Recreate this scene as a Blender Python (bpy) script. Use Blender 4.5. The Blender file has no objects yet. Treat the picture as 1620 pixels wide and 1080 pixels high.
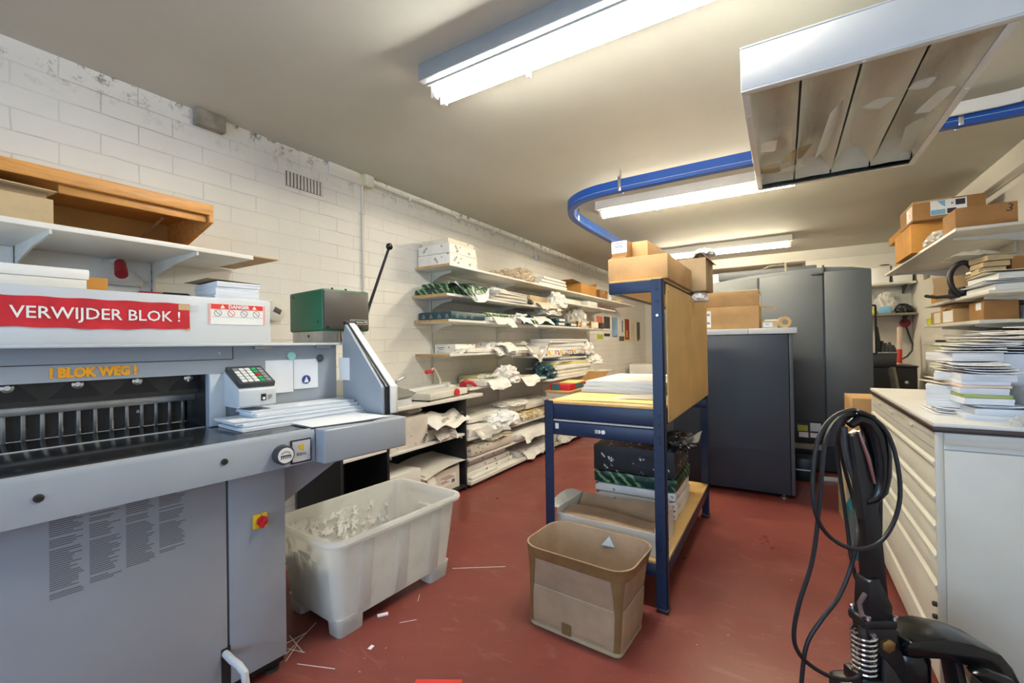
import bpy, bmesh, math, random
from mathutils import Vector, Matrix, Euler, noise
S = bpy.context.scene
COL = S.collection
PI = math.pi
rnd = random.Random(11)
def R(d): return math.radians(d)

# ------------------------------------------------------------------ camera
FPX, EYE = 700.0, 1.30
_th, _ph, _ro = R(31.56), R(0.389), R(0.9)
_R0 = Vector((math.cos(_th), math.sin(_th), 0)); _FH = Vector((-math.sin(_th), math.cos(_th), 0)); _Z = Vector((0, 0, 1))
CF = _FH*math.cos(_ph) + _Z*math.sin(_ph)
_U0 = -_FH*math.sin(_ph) + _Z*math.cos(_ph)
CR = _R0*math.cos(_ro) - _U0*math.sin(_ro)
CU = _U0*math.cos(_ro) + _R0*math.sin(_ro)
CP = Vector((0, 0, EYE))
cd = bpy.data.cameras.new('camera'); cam = bpy.data.objects.new('camera', cd); COL.objects.link(cam)
cd.sensor_width = 36; cd.lens = 36*FPX/1620; cd.clip_start = 0.05; cd.clip_end = 60
m = Matrix.Identity(4)
for i in range(3): m[i][0], m[i][1], m[i][2], m[i][3] = CR[i], CU[i], -CF[i], CP[i]
cam.matrix_world = m
S.camera = cam
def _ray(x, y): return CF + CR*((x-810)/FPX) - CU*((y-540)/FPX)
def _on(x, y, a, v):
    d = _ray(x, y); return CP + d*((v-CP[a])/d[a])
# a measured point of the photograph on a known plane of the room
def onX(x, y, v): return _on(x, y, 0, v)
def onY(x, y, v): return _on(x, y, 1, v)
def onZ(x, y, v): return _on(x, y, 2, v)

# ------------------------------------------------------------------ mesh building
class B:
    def __init__(s): s.bm = bmesh.new()
    def merge(s, t, M=None, mi=0):
        vs = [s.bm.verts.new(M @ v.co if M else v.co) for v in t.verts]
        t.verts.index_update()
        for f in t.faces:
            try:
                g = s.bm.faces.new([vs[v.index] for v in f.verts]); g.material_index = mi
            except ValueError: pass
        t.free(); return s
    def box(s, x0, x1, y0, y1, z0, z1, bev=0, seg=2, M=None, mi=0):
        t = bmesh.new()
        bmesh.ops.create_cube(t, size=1)
        for v in t.verts:
            v.co = Vector((x0+(v.co.x+.5)*(x1-x0), y0+(v.co.y+.5)*(y1-y0), z0+(v.co.z+.5)*(z1-z0)))
        if bev > 0:
            bev = min(bev, .45*min(abs(x1-x0), abs(y1-y0), abs(z1-z0)))
            bmesh.ops.bevel(t, geom=t.edges[:], offset=bev, segments=seg, profile=.5, affect='EDGES')
        return s.merge(t, M, mi)
    # extrude a 2-D outline: axis 0 -> outline is (y,z), 1 -> (x,z), 2 -> (x,y)
    def prism(s, pts, ax, a, b, bev=0, M=None, mi=0):
        t = bmesh.new()
        def mk(p, w):
            return Vector((w, p[0], p[1])) if ax == 0 else Vector((p[0], w, p[1])) if ax == 1 else Vector((p[0], p[1], w))
        A = [t.verts.new(mk(p, a)) for p in pts]; C = [t.verts.new(mk(p, b)) for p in pts]
        n = len(pts)
        t.faces.new(A[::-1]); t.faces.new(C)
        for i in range(n): t.faces.new((A[i], A[(i+1) % n], C[(i+1) % n], C[i]))
        bmesh.ops.recalc_face_normals(t, faces=t.faces[:])
        if bev > 0: bmesh.ops.bevel(t, geom=t.edges[:], offset=bev, segments=2, profile=.5, affect='EDGES')
        return s.merge(t, M, mi)
    def tube(s, pts, r, n=8, closed=False, mi=0):
        pts = [Vector(p) for p in pts]; N = len(pts); rings = []
        up = Vector((0, 0, 1)); prev = None
        for i, p in enumerate(pts):
            if closed: d = pts[(i+1) % N]-pts[i-1]
            else: d = pts[min(i+1, N-1)]-pts[max(i-1, 0)]
            d.normalize()
            if prev is None:
                a = up if abs(d.z) < .9 else Vector((1, 0, 0))
                e = (a - d*a.dot(d)).normalized()
            else:
                e = (prev - d*prev.dot(d)).normalized()
            prev = e; f = d.cross(e)
            rr = r[i] if isinstance(r, (list, tuple)) else r
            rings.append([s.bm.verts.new(p + (e*math.cos(2*PI*k/n)+f*math.sin(2*PI*k/n))*rr) for k in range(n)])
        for i in range(N if closed else N-1):
            A, C = rings[i], rings[(i+1) % N]
            for k in range(n):
                g = s.bm.faces.new((A[k], A[(k+1) % n], C[(k+1) % n], C[k])); g.material_index = mi
        if not closed:
            for q in (rings[0][::-1], rings[-1]):
                g = s.bm.faces.new(q); g.material_index = mi
        return s
    def cyl(s, p0, p1, r, n=16, mi=0):
        rr = [r, r] if not isinstance(r, (list, tuple)) else r
        return s.tube([p0, p1], rr, n, mi=mi)
    # surface of revolution about the line base + t*axis: profile of (radius, height)
    def lathe(s, prof, base=(0, 0, 0), axis=(0, 0, 1), n=20, mi=0):
        base = Vector(base); d = Vector(axis).normalized()
        a = Vector((0, 0, 1)) if abs(d.z) < .9 else Vector((1, 0, 0))
        e = (a-d*a.dot(d)).normalized(); f = d.cross(e); prev = None
        for r, h in prof:
            if r < 1e-5: ring = [s.bm.verts.new(base+d*h)]
            else: ring = [s.bm.verts.new(base+d*h+(e*math.cos(2*PI*k/n)+f*math.sin(2*PI*k/n))*r) for k in range(n)]
            if prev is not None:
                for k in range(n):
                    q = [prev[k % len(prev)], prev[(k+1) % len(prev)], ring[(k+1) % len(ring)], ring[k % len(ring)]]
                    q = list(dict.fromkeys(q))
                    if len(q) > 2:
                        g = s.bm.faces.new(q); g.material_index = mi
            prev = ring
        return s
    # a sheet with thickness: fn(u,v) -> point
    def sheet(s, fn, nu=8, nv=8, t=.0012, mi=0, M=None):
        q = bmesh.new()
        V = [[q.verts.new(Vector(fn(i/nu, j/nv))) for j in range(nv+1)] for i in range(nu+1)]
        for i in range(nu):
            for j in range(nv): q.faces.new((V[i][j], V[i+1][j], V[i+1][j+1], V[i][j+1]))
        q.normal_update()
        L = [[q.verts.new(v.co - v.normal*t) for v in row] for row in V]
        for i in range(nu):
            for j in range(nv): q.faces.new((L[i][j], L[i][j+1], L[i+1][j+1], L[i+1][j]))
        rim = [(i, 0) for i in range(nu)]+[(nu, j) for j in range(nv)]+[(i, nv) for i in range(nu, 0, -1)]+[(0, j) for j in range(nv, 0, -1)]
        for k in range(len(rim)):
            (a_, b_), (c_, d_) = rim[k], rim[(k+1) % len(rim)]
            q.faces.new((V[a_][b_], L[a_][b_], L[c_][d_], V[c_][d_]))
        return s.merge(q, M, mi)
    # box with soft corners and an uneven surface (wrapped packs, bags)
    def soft(s, lx, ly, lz, r=.012, amp=.004, n=7, seed=0, M=None, mi=0, sag=0):
        q = bmesh.new(); H = Vector((lx/2, ly/2, lz/2)); r = min(r, .45*min(lx, ly, lz)); I = H-Vector((r, r, r))
        cache = {}
        def vert(p):
            k = (round(p[0], 5), round(p[1], 5), round(p[2], 5))
            if k not in cache:
                P = Vector((p[0]*H.x, p[1]*H.y, p[2]*H.z))
                c = Vector([max(-I[i], min(I[i], P[i])) for i in range(3)]); d = P-c
                if d.length > 1e-9:
                    P = c + d.normalized()*r
                w = noise.noise_vector(P*9+Vector((seed*3.1, seed*1.7, seed)))*amp + noise.noise_vector(P*31+Vector((seed, 7, seed)))*amp*.5
                if p[2] < -.99: w.z = abs(w.z)*.2
                P = P+w
                if sag: P.z -= sag*(abs(p[0])**2)
                P.z = max(P.z, -lz/2)
                P.z += lz/2
                cache[k] = q.verts.new(P)
            return cache[k]
        ns = {0: max(2, min(n, int(lx/.03)+1)), 1: max(2, min(n, int(ly/.03)+1)), 2: max(2, min(n, int(lz/.03)+1))}
        def gr(ax, sg):
            a, b = [(1, 2), (2, 0), (0, 1)][ax]
            na, nb = ns[a], ns[b]
            for i in range(na):
                for j in range(nb):
                    pts = []
                    for di, dj in ((0, 0), (1, 0), (1, 1), (0, 1)):
                        p = [0, 0, 0]; p[ax] = sg; p[a] = -1+2*(i+di)/na; p[b] = -1+2*(j+dj)/nb
                        pts.append(vert(p))
                    if sg < 0: pts.reverse()
                    try: q.faces.new(pts)
                    except ValueError: pass
        for ax in range(3):
            gr(ax, 1); gr(ax, -1)
        return s.merge(q, M, mi)
    # a block of many loose sheets: layers shifted a little
    def pile(s, lx, ly, h, layers=6, jit=.006, seed=0, rot=1.5, M=None, z0=0, mi=0):
        g = random.Random(seed)
        z = z0
        for k in range(layers):
            t = h/layers
            a = R(g.uniform(-rot, rot)); dx, dy = g.uniform(-jit, jit), g.uniform(-jit, jit)
            m_ = Matrix.Translation((dx, dy, 0)) @ Matrix.Rotation(a, 4, 'Z')
            s.box(-lx/2, lx/2, -ly/2, ly/2, z, z+t-.0003, 0, M=(M @ m_) if M else m_, mi=mi)
            z += t
        return s
    def obj(s, name, mat, parent=None, loc=(0, 0, 0), rot=(0, 0, 0), sharp=35):
        me = bpy.data.meshes.new(name)
        bmesh.ops.remove_doubles(s.bm, verts=s.bm.verts[:], dist=1e-6)
        s.bm.to_mesh(me); s.bm.free()
        for q in (mat if isinstance(mat, (list, tuple)) else [mat]): me.materials.append(q)
        me.polygons.foreach_set('use_smooth', [True]*len(me.polygons))
        me.set_sharp_from_angle(angle=R(sharp))
        o = bpy.data.objects.new(name, me); COL.objects.link(o)
        o.parent = parent; o.location = loc; o.rotation_euler = rot
        return o

def tag(o, label, cat, group=None, kind=None):
    if label: o['label'] = label
    if cat: o['category'] = cat
    if group: o['group'] = group
    if kind: o['kind'] = kind
    return o
def thing(name, label, cat, loc=(0, 0, 0), rz=0, group=None):
    o = bpy.data.objects.new(name, None); COL.objects.link(o)
    o.empty_display_size = .05
    o.location = loc; o.rotation_euler = (0, 0, rz)
    return tag(o, label, cat, group)
def struct(o): o['kind'] = 'structure'; return o
def crump(P, amp, sc=14, seed=0):
    return noise.noise_vector(Vector(P)*sc+Vector((seed*2.3, seed, -seed)))*amp
TXT = {'zx': (R(90), 0, 0), '+x': (R(90), 0, R(90)), '-x': (R(90), 0, R(-90)), 'up': (0, 0, 0)}
def text(name, s, size, mat, parent, loc, rot=(R(90), 0, 0), ext=.0006, bold=0, align='CENTER', sx=1):
    c = bpy.data.curves.new('t', 'FONT'); c.body = s; c.size = size; c.extrude = ext; c.offset = bold
    c.align_x = align; c.align_y = 'CENTER'; c.resolution_u = 2
    t = bpy.data.objects.new('t', c)
    me = bpy.data.meshes.new_from_object(t)
    me.name = name
    for v in me.vertices: v.co.x *= sx
    me.materials.clear(); me.materials.append(mat)
    bpy.data.objects.remove(t); bpy.data.curves.remove(c)
    o = bpy.data.objects.new(name, me); COL.objects.link(o); o.parent = parent
    o.location = loc; o.rotation_euler = rot
    return o

# ------------------------------------------------------------------ materials
def lin(h):
    h = h.lstrip('#'); o = []
    for i in (0, 2, 4):
        c = int(h[i:i+2], 16)/255
        o.append(c/12.92 if c <= .04045 else ((c+.055)/1.055)**2.4)
    return o
class N:
    def __init__(s, name):
        s.m = bpy.data.materials.new(name); s.m.use_nodes = True
        s.t = s.m.node_tree; s.b = s.t.nodes['Principled BSDF']; s.tc = None
    def n(s, typ, **k):
        o = s.t.nodes.new('ShaderNode'+typ)
        for a, v in k.items():
            if a.startswith('i_'): o.inputs[a[2:].replace('_', ' ')].default_value = v
            else: setattr(o, a, v)
        return o
    def l(s, a, b): s.t.links.new(a, b)
    def co(s):
        if not s.tc: s.tc = s.n('TexCoord')
        return s.tc.outputs['Object']
    def noise(s, sc, det=3, rough=.55, vec=None, dist=0):
        o = s.n('TexNoise'); o.inputs['Scale'].default_value = sc; o.inputs['Detail'].default_value = det
        o.inputs['Roughness'].default_value = rough; o.inputs['Distortion'].default_value = dist
        s.l(vec or s.co(), o.inputs['Vector']); return o.outputs['Fac']
    def ramp(s, fac, stops, mode='LINEAR'):
        o = s.n('ValToRGB'); o.color_ramp.interpolation = mode
        e = o.color_ramp.elements
        while len(e) < len(stops): e.new(.5)
        for q, (p, c) in zip(e, stops):
            q.position = p; q.color = (*(lin(c) if isinstance(c, str) else (c, c, c)), 1)
        s.l(fac, o.inputs['Fac']); return o.outputs['Color']
    def mix(s, fac, a, b, mode='MIX'):
        o = s.n('Mix'); o.data_type = 'RGBA'; o.blend_type = mode
        for sock, v in ((o.inputs[0], fac), (o.inputs[6], a), (o.inputs[7], b)):
            if isinstance(v, (int, float)): sock.default_value = v if sock.type == 'VALUE' else (v, v, v, 1)
            elif isinstance(v, str): sock.default_value = (*lin(v), 1)
            else: s.l(v, sock)
        return o.outputs[2]
    def math(s, op, a, b=0):
        o = s.n('Math'); o.operation = op
        for sock, v in ((o.inputs[0], a), (o.inputs[1], b)):
            if isinstance(v, (int, float)): sock.default_value = v
            else: s.l(v, sock)
        return o.outputs[0]
    def mapping(s, rot=(0, 0, 0), sc=(1, 1, 1), loc=(0, 0, 0), vec=None):
        o = s.n('Mapping'); o.inputs['Rotation'].default_value = rot; o.inputs['Scale'].default_value = sc
        o.inputs['Location'].default_value = loc
        s.l(vec or s.co(), o.inputs['Vector']); return o.outputs['Vector']
    def base(s, c):
        if isinstance(c, str): s.b.inputs['Base Color'].default_value = (*lin(c), 1)
        else: s.l(c, s.b.inputs['Base Color'])
        return s
    def set(s, rough=.5, metal=0, spec=.5):
        if isinstance(rough, (int, float)): s.b.inputs['Roughness'].default_value = rough
        else: s.l(rough, s.b.inputs['Roughness'])
        s.b.inputs['Metallic'].default_value = metal
        s.b.inputs['Specular IOR Level'].default_value = spec
        return s
    def bump(s, h, st=.3, d=.01):
        o = s.n('Bump'); o.inputs['Strength'].default_value = st; o.inputs['Distance'].default_value = d
        s.l(h, o.inputs['Height']); s.l(o.outputs['Normal'], s.b.inputs['Normal']); return s
def dk(h, f):
    h = h.lstrip('#'); return '%02x%02x%02x' % tuple(max(0, min(255, int(int(h[i:i+2], 16)*f))) for i in (0, 2, 4))
def pm(name, c, rough=.5, metal=0, var=.06, sc=6, bump=0, bsc=60, spec=.5):
    k = N(name)
    if var: k.base(k.ramp(k.noise(sc, 4), [(.3, dk(c, 1-var)), (.7, dk(c, 1+var*.5))]))
    else: k.base(c)
    k.set(rough, metal, spec)
    if bump: k.bump(k.noise(bsc, 3), bump, .004)
    return k.m
M = {}
M['grey'] = pm('grey_machine_paint', '98a0a8', .38, 0, .03, 3)
M['grey_light'] = pm('pale_grey_paint', 'c6cbce', .4, 0, .03, 3)
M['steel_table'] = pm('polished_steel_table', '6d7074', .16, .9, .10, 9)
M['steel'] = pm('brushed_steel', 'b9bcbd', .3, .9, .08, 14)
M['steel_dark'] = pm('dark_steel', '4a4846', .42, .6, .15, 12)
M['brown_dark'] = pm('dark_gauge_plate', '56524e', .5, .3, .12, 10)
M['chrome'] = pm('bright_chrome', 'd6d8da', .14, 1, 0)
M['black'] = pm('black_plastic', '1b1c1e', .35, 0, .1, 8)
M['black_gloss'] = pm('glossy_black_paint', '0f1012', .18, 0, .1, 8)
M['rubber'] = pm('black_rubber_cable', '17181a', .5, 0, .1, 10)
M['char'] = pm('charcoal_plastic', '3a3c3d', .45, 0, .06, 8)
M['white'] = pm('white_plastic', 'e9e9e4', .35, 0, .02, 5)
M['off'] = pm('off_white_paint', 'dcdbd2', .45, 0, .04, 5)
M['white_lam'] = pm('white_laminate_board', 'e6e5de', .4, 0, .03, 4)
M['paper'] = pm('white_paper', 'f0efec', .75, 0, .02, 7, .15, 90)
M['paper_cool'] = pm('cool_white_paper', 'e9edf1', .75, 0, .02, 7)
M['paper_cream'] = pm('cream_paper', 'e8e2cd', .75, 0, .03, 7)
M['paper_yellow'] = pm('yellow_paper', 'f1e68f', .7, 0, .05, 5)
M['green_paper'] = pm('green_card', 'a9b86e', .7, 0, .04, 5)
M['pink_paper'] = pm('peach_card', 'ecd2bd', .7, 0, .04, 5)
def edges(name, c, c2, axis='Z', sc=260):
    k = N(name); v = k.mapping(sc=(4, 4, sc) if axis == 'Z' else (sc, 4, 4))
    k.base(k.ramp(k.noise(1, 2, .6, v), [(.35, c2), (.62, c)])).set(.8); return k.m
M['stack'] = edges('stacked_sheet_edges', 'f0f0ee', 'd2d4d4')
M['stack_cool'] = edges('stacked_cool_sheet_edges', 'e8ecf0', 'cdd4da')
def card(name, c, var=.09):
    k = N(name)
    a = k.noise(5, 5, .6); b = k.noise(1, 2, .5, k.mapping(sc=(3, 3, 160)))
    col = k.ramp(a, [(.28, dk(c, 1-var)), (.7, dk(c, 1.04))])
    k.base(k.mix(.10, col, b, 'MULTIPLY')).set(.78, 0, .25); k.bump(a, .12, .004); return k.m
M['card'] = card('brown_cardboard', 'c09a6a')
M['card_dark'] = card('dark_brown_cardboard', 'a47c4e')
M['card_pale'] = card('pale_cardboard', 'c3af8c')
M['card_orange'] = card('orange_cardboard', 'c8924a')
M['card_grey'] = card('greyish_cardboard', 'a58e6d')
M['card_taupe'] = card('taupe_cardboard', 'b3977a', .12)
M['tape'] = pm('brown_packing_tape', '84663f', .3, 0, .1, 10)
M['tape_clear'] = pm('pale_packing_tape', 'c9ac7c', .25, 0, .08, 10)
def wood(name, c, sc=(1, 14, 14), rough=.45):
    k = N(name); v = k.mapping(sc=sc)
    k.base(k.ramp(k.noise(3, 5, .6, v, 1.2), [(.25, dk(c, .8)), (.55, c), (.8, dk(c, 1.12))])).set(rough, 0, .4); return k.m
M['wood'] = wood('orange_varnished_wood', 'd19650', (14, 1.2, 14))
M['mdf'] = pm('tan_hardboard', 'cfa96a', .55, 0, .07, 4, .05, 40)
M['ply'] = wood('raw_plywood', 'c39d68', (12, 1, 12), .6)
M['blue'] = pm('dark_blue_powder_coat', '122646', .4, 0, .1, 5)
M['rail_blue'] = pm('bright_blue_rail', '1c56b0', .38, 0, .06, 5)
M['press'] = pm('dark_blue_grey_panel', '2f3945', .48, 0, .06, 2)
M['press_grey'] = pm('charcoal_grey_panel', '4a5055', .5, 0, .07, 2)
M['press_dark'] = pm('near_black_panel', '1d2024', .5, 0, .1, 3)
M['beige'] = pm('cream_enamel', 'd9d7c8', .38, 0, .04, 3)
M['edge_brown'] = pm('dark_brown_edging', '3d2d22', .45, 0, .1, 8)
M['green'] = pm('dark_green_enamel', '1d6a4b', .4, 0, .06, 5)
M['brown_front'] = pm('dark_taupe_enamel', '45403b', .45, 0, .05, 5)
M['red'] = pm('red_plastic', 'c2242c', .4, 0, .08, 8)
M['red_dark'] = pm('dark_red_plastic', '99202a', .4, 0, .1, 8)
M['yellow'] = pm('yellow_plastic', 'e8c01f', .4, 0, .05, 8)
M['orange'] = pm('orange_lettering', 'f2a516', .5, 0, .05, 8)
M['teal'] = pm('teal_plastic', '2c7480', .3, 0, .08, 6)
M['mint'] = pm('mint_plastic', '9fd8cd', .4, 0, .03, 6)
M['navy'] = pm('navy_ink', '283a7c', .5, 0, .04, 6)
M['ink'] = pm('dark_ink', '2b2b2d', .6, 0, 0)
M['ink_grey'] = pm('grey_ink', '6f7073', .7, 0, 0)
M['ink_red'] = pm('red_ink', 'd8392f', .6, 0, 0)
M['blue_ink'] = pm('light_blue_ink', '7fb4d6', .6, 0, .05, 6)
M['brass'] = pm('worn_brass', 'a2834e', .4, .8, .1, 20)
M['grey_bag'] = pm('clear_grey_film', 'c9cbc6', .25, 0, .1, 10)
M['tan_tile'] = pm('taupe_fabric', '8b8474', .7, 0, .08, 12)
M['lime'] = pm('lime_plastic', 'bfc62c', .45, 0, .08, 8)
def glass(name, c='ffffff', rough=.03, alpha=.12):
    k = N(name); tr = k.n('BsdfTransparent'); mx = k.n('MixShader')
    tr.inputs['Color'].default_value = (*lin(c), 1)
    gl = k.n('BsdfGlossy'); gl.inputs['Roughness'].default_value = rough
    mx.inputs[0].default_value = .05; k.l(tr.outputs[0], mx.inputs[1]); k.l(gl.outputs[0], mx.inputs[2])
    k.l(mx.outputs[0], k.t.nodes['Material Output'].inputs['Surface']); return k.m
M['glass'] = glass('clear_glass', 'fbfcfa')
def film(name, c, transp=.45):
    k = N(name); k.base(c).set(.22, 0, .6)
    k.b.inputs['Alpha'].default_value = 1-transp; return k.m
M['film'] = film('crinkled_clear_film', 'e6e6e0', .45)
M['film_tan'] = film('crinkled_tan_film', 'e0cdb0', .35)
def tubplastic():
    k = N('milky_translucent_plastic')
    cl = k.ramp(k.noise(5, 5, .65), [(.25, 'd2d5c8'), (.42, 'f0f2ec'), (.7, 'f8faf6')])
    sm = k.ramp(k.noise(6.5, 4, .6, k.mapping(sc=(1, 1, .55)), .8), [(.66, 0.), (.72, .4)])
    k.base(k.mix(sm, cl, 'a3a496')).set(.32, 0, .5)
    tl = k.n('BsdfTranslucent'); tl.inputs['Color'].default_value = (.96, .96, .93, 1)
    tp = k.n('BsdfTransparent'); tp.inputs['Color'].default_value = (.92, .93, .9, 1)
    m1 = k.n('MixShader'); m1.inputs[0].default_value = .5
    m2 = k.n('MixShader'); m2.inputs[0].default_value = .13
    k.l(k.b.outputs[0], m1.inputs[1]); k.l(tl.outputs[0], m1.inputs[2])
    k.l(m1.outputs[0], m2.inputs[1]); k.l(tp.outputs[0], m2.inputs[2])
    k.l(m2.outputs[0], k.t.nodes['Material Output'].inputs['Surface']); return k.m
M['tub'] = tubplastic()
def emit(name, c, st):
    k = N(name); k.base('f4f4ee').set(.3)
    k.b.inputs['Emission Color'].default_value = (*lin(c), 1); k.b.inputs['Emission Strength'].default_value = st; return k.m
def marks(name, c, ink, sc=(17, 6, 17), rot=(.3, .5, .6), thr=.20, crinkle=.25, var=.05, rough=.5):
    """wrapper paper with scattered printed dashes"""
    k = N(name)
    v = k.mapping(sc=sc, vec=k.mapping(rot=rot))
    vo = k.n('TexVoronoi'); vo.inputs['Scale'].default_value = 1; vo.inputs['Randomness'].default_value = .75
    k.l(v, vo.inputs['Vector'])
    b = k.math('LESS_THAN', vo.outputs['Distance'], thr)
    nz = k.noise(130, 1, .5)
    b2 = k.math('MULTIPLY', b, k.math('GREATER_THAN', nz, .47))
    pc = k.ramp(k.noise(6, 4), [(.3, dk(c, 1-var)), (.7, dk(c, 1.03))])
    k.base(k.mix(b2, pc, ink)).set(rough); k.bump(k.noise(28, 4, .6), crinkle, .012); return k.m
M['wrap'] = marks('white_ream_wrapper', 'e9e8e2', '5d5c5a')
M['wrap_cream'] = marks('cream_ream_wrapper', 'e2dccb', '6a5f50', thr=.18)
M['wrap_clean'] = pm('plain_white_wrapper', 'eeede8', .45, 0, .04, 6, .3, 26)
M['wrap_black'] = marks('black_printed_wrapper', '1f2023', 'd4d4cf', (30, 34, 11), (.1, .75, .3), .26, .2, .1, .5)
M['wrap_sepa'] = marks('grey_white_wrapper', 'd8d3ca', '55504a', (20, 7, 20), (.2, .6, .7), .1, .3)
def leaf(name, light):
    k = N(name)
    w = k.n('TexWave'); w.wave_type = 'BANDS'; w.bands_direction = 'DIAGONAL'
    w.inputs['Scale'].default_value = 9; w.inputs['Distortion'].default_value = 3.5; w.inputs['Detail'].default_value = 2
    w.inputs['Detail Scale'].default_value = 2.2
    k.l(k.co(), w.inputs['Vector'])
    c1 = k.ramp(w.outputs['Fac'], [(.0, '10281f'), (.42, '1f4634'), (.62, '2f5c46'), (.82, light), (.95, '8fb77a')])
    k.base(k.mix(k.ramp(k.noise(11, 2), [(.5, 0.), (.62, 1.)]), c1, '1a3a2e')).set(.32); k.bump(k.noise(20, 3), .2, .01); return k.m
M['leaf'] = leaf('green_leaf_wrapper', '4f7d5c')
M['leaf_pale'] = leaf('pale_green_leaf_wrapper', '9fc1ac')
M['teal_wrap'] = pm('dark_teal_wrapper', '1f4450', .35, 0, .12, 9, .2, 24)
def confetti(name, cs, sc):
    k = N(name); vo = k.n('TexVoronoi'); vo.inputs['Scale'].default_value = sc; k.l(k.co(), vo.inputs['Vector'])
    sx = k.n('SeparateColor'); k.l(vo.outputs['Color'], sx.inputs[0])
    k.base(k.ramp(sx.outputs[0], [(i/len(cs), c) for i, c in enumerate(cs)], 'CONSTANT')).set(.5); return k.m
M['confetti'] = confetti('yellow_grey_patterned_cover', ['e8e2cf', 'd8b23a', '7d8791', 'ecdc9a', 'b7bdc2', 'c99a3c', 'efece2'], 32)
M['colour_print'] = confetti('colourful_printed_cover', ['e9edf0', '6b86c4', 'f0ecd8', 'e8b53c', 'dfe6ee', '8fa3d8', 'e57a4a', 'f2f2ee'], 22)
M['gold'] = confetti('gold_brown_clutter', ['c9a062', '8a6a3c', 'e1cfa4', 'b38a4e', '5c4a35', 'd9bf8c'], 30)
# ------------------------------------------------------------------ the room
XL, XR, YB, YF, ZC = -2.95, 1.58, -2.6, 11.2, 2.72
def wall_paint():
    k = N('white_painted_blockwork')
    sp = k.n('SeparateXYZ'); k.l(k.co(), sp.inputs[0]); cb = k.n('CombineXYZ')
    k.l(k.math('ADD', sp.outputs[1], 8.0), cb.inputs[0]); k.l(k.math('ADD', sp.outputs[2], -2.518+.105*30), cb.inputs[1])
    ds = k.n('TexNoise'); ds.inputs['Scale'].default_value = 5; k.l(k.co(), ds.inputs['Vector'])
    vm = k.n('VectorMath'); vm.operation = 'MULTIPLY_ADD'
    k.l(ds.outputs['Color'], vm.inputs[0]); vm.inputs[1].default_value = (.012, .012, 0); k.l(cb.outputs[0], vm.inputs[2])
    br = k.n('TexBrick'); br.inputs['Scale'].default_value = 1; br.inputs['Mortar Size'].default_value = .0035
    br.inputs['Mortar Smooth'].default_value = .35; br.inputs['Brick Width'].default_value = .31; br.inputs['Row Height'].default_value = .105
    br.offset = .5; k.l(vm.outputs[0], br.inputs['Vector'])
    paint = k.ramp(k.noise(1.6, 5), [(.3, 'e6e5de'), (.7, 'f0efe9')])
    # mortar cracks show as grey lines only here and there
    gap = k.math('MULTIPLY', br.outputs['Fac'], k.ramp(k.noise(1.5, 4, .7), [(.46, .07), (.70, .55)]))
    c = k.mix(gap, paint, '9a968c')
    # dirt and flaking along the top course
    top = k.n('MapRange'); top.inputs[1].default_value = 2.5; top.inputs[2].default_value = 2.72; k.l(sp.outputs[2], top.inputs[0])
    fl = k.math('MULTIPLY', k.math('POWER', top.outputs[0], 1.6), k.ramp(k.noise(15, 6, .78), [(.53, 0.), (.62, 1.)]))
    c = k.mix(k.math('MULTIPLY', fl, .85), c, '4a463f')
    k.base(c).set(.6, 0, .3)
    h = k.math('SUBTRACT', k.math('MULTIPLY', k.noise(3.2, 4), .5), br.outputs['Fac'])
    k.bump(k.math('ADD', h, k.math('MULTIPLY', k.noise(40, 3), .12)), .5, .012); return k.m
M['wall'] = wall_paint()
def plaster(name, a, b, sc=1.1):
    k = N(name); k.base(k.ramp(k.noise(sc, 6, .6), [(.32, a), (.68, b)])).set(.75, 0, .2)
    k.bump(k.noise(9, 5), .12, .01); return k.m
M['ceil'] = plaster('off_white_ceiling_plaster', 'bcbcb1', 'c9c9bf', .7)
M['wall_plain'] = plaster('white_painted_plaster', 'dcdad0', 'e4e2d9')
def floorpaint():
    k = N('worn_red_floor_paint')
    c = k.ramp(k.noise(1.3, 6, .62, None, .6), [(.28, '6b332d'), (.5, '783c35'), (.72, '84463d')])
    sc = k.ramp(k.noise(3.4, 7, .72, k.mapping(sc=(1, 2.6, 1), rot=(0, 0, .5)), 1.4), [(.56, 0.), (.76, .45)])
    c = k.mix(sc, c, 'a07a70')
    fleck = k.ramp(k.noise(46, 2, .5), [(.745, 0.), (.765, .7)])
    c = k.mix(fleck, c, 'cdb9b0')
    scr = k.ramp(k.noise(2.0, 3, .5, k.mapping(sc=(1.5, 34, 1), rot=(0, 0, 1.1))), [(.70, 0.), (.74, .35)])
    c = k.mix(scr, c, 'a3766b')
    k.base(c).set(k.ramp(k.noise(2.6, 5, .6), [(.3, .27), (.7, .45)]), 0, .5)
    k.bump(k.noise(6, 4), .05, .01); return k.m
M['floor'] = floorpaint()
T = .12
struct(B().box(XL-T, XR+T, YB-T, YF+T, -.1, 0).obj('floor', M['floor']))
struct(B().box(XL-T, XR+T, YB-T, YF+T, ZC, ZC+.1).obj('ceiling', M['ceil']))
struct(B().box(XL-T, XL, YB, YF, 0, ZC).obj('wall_left', M['wall']))
struct(B().box(XR, XR+T, YB, YF, 0, ZC).obj('wall_right', M['wall_plain']))
struct(B().box(XL, XR, YF, YF+T, 0, ZC).obj('wall_far', M['wall_plain']))
struct(B().box(.32, XR, 8.46, YF, 0, ZC).obj('wall_recess', M['wall_plain']))
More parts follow.
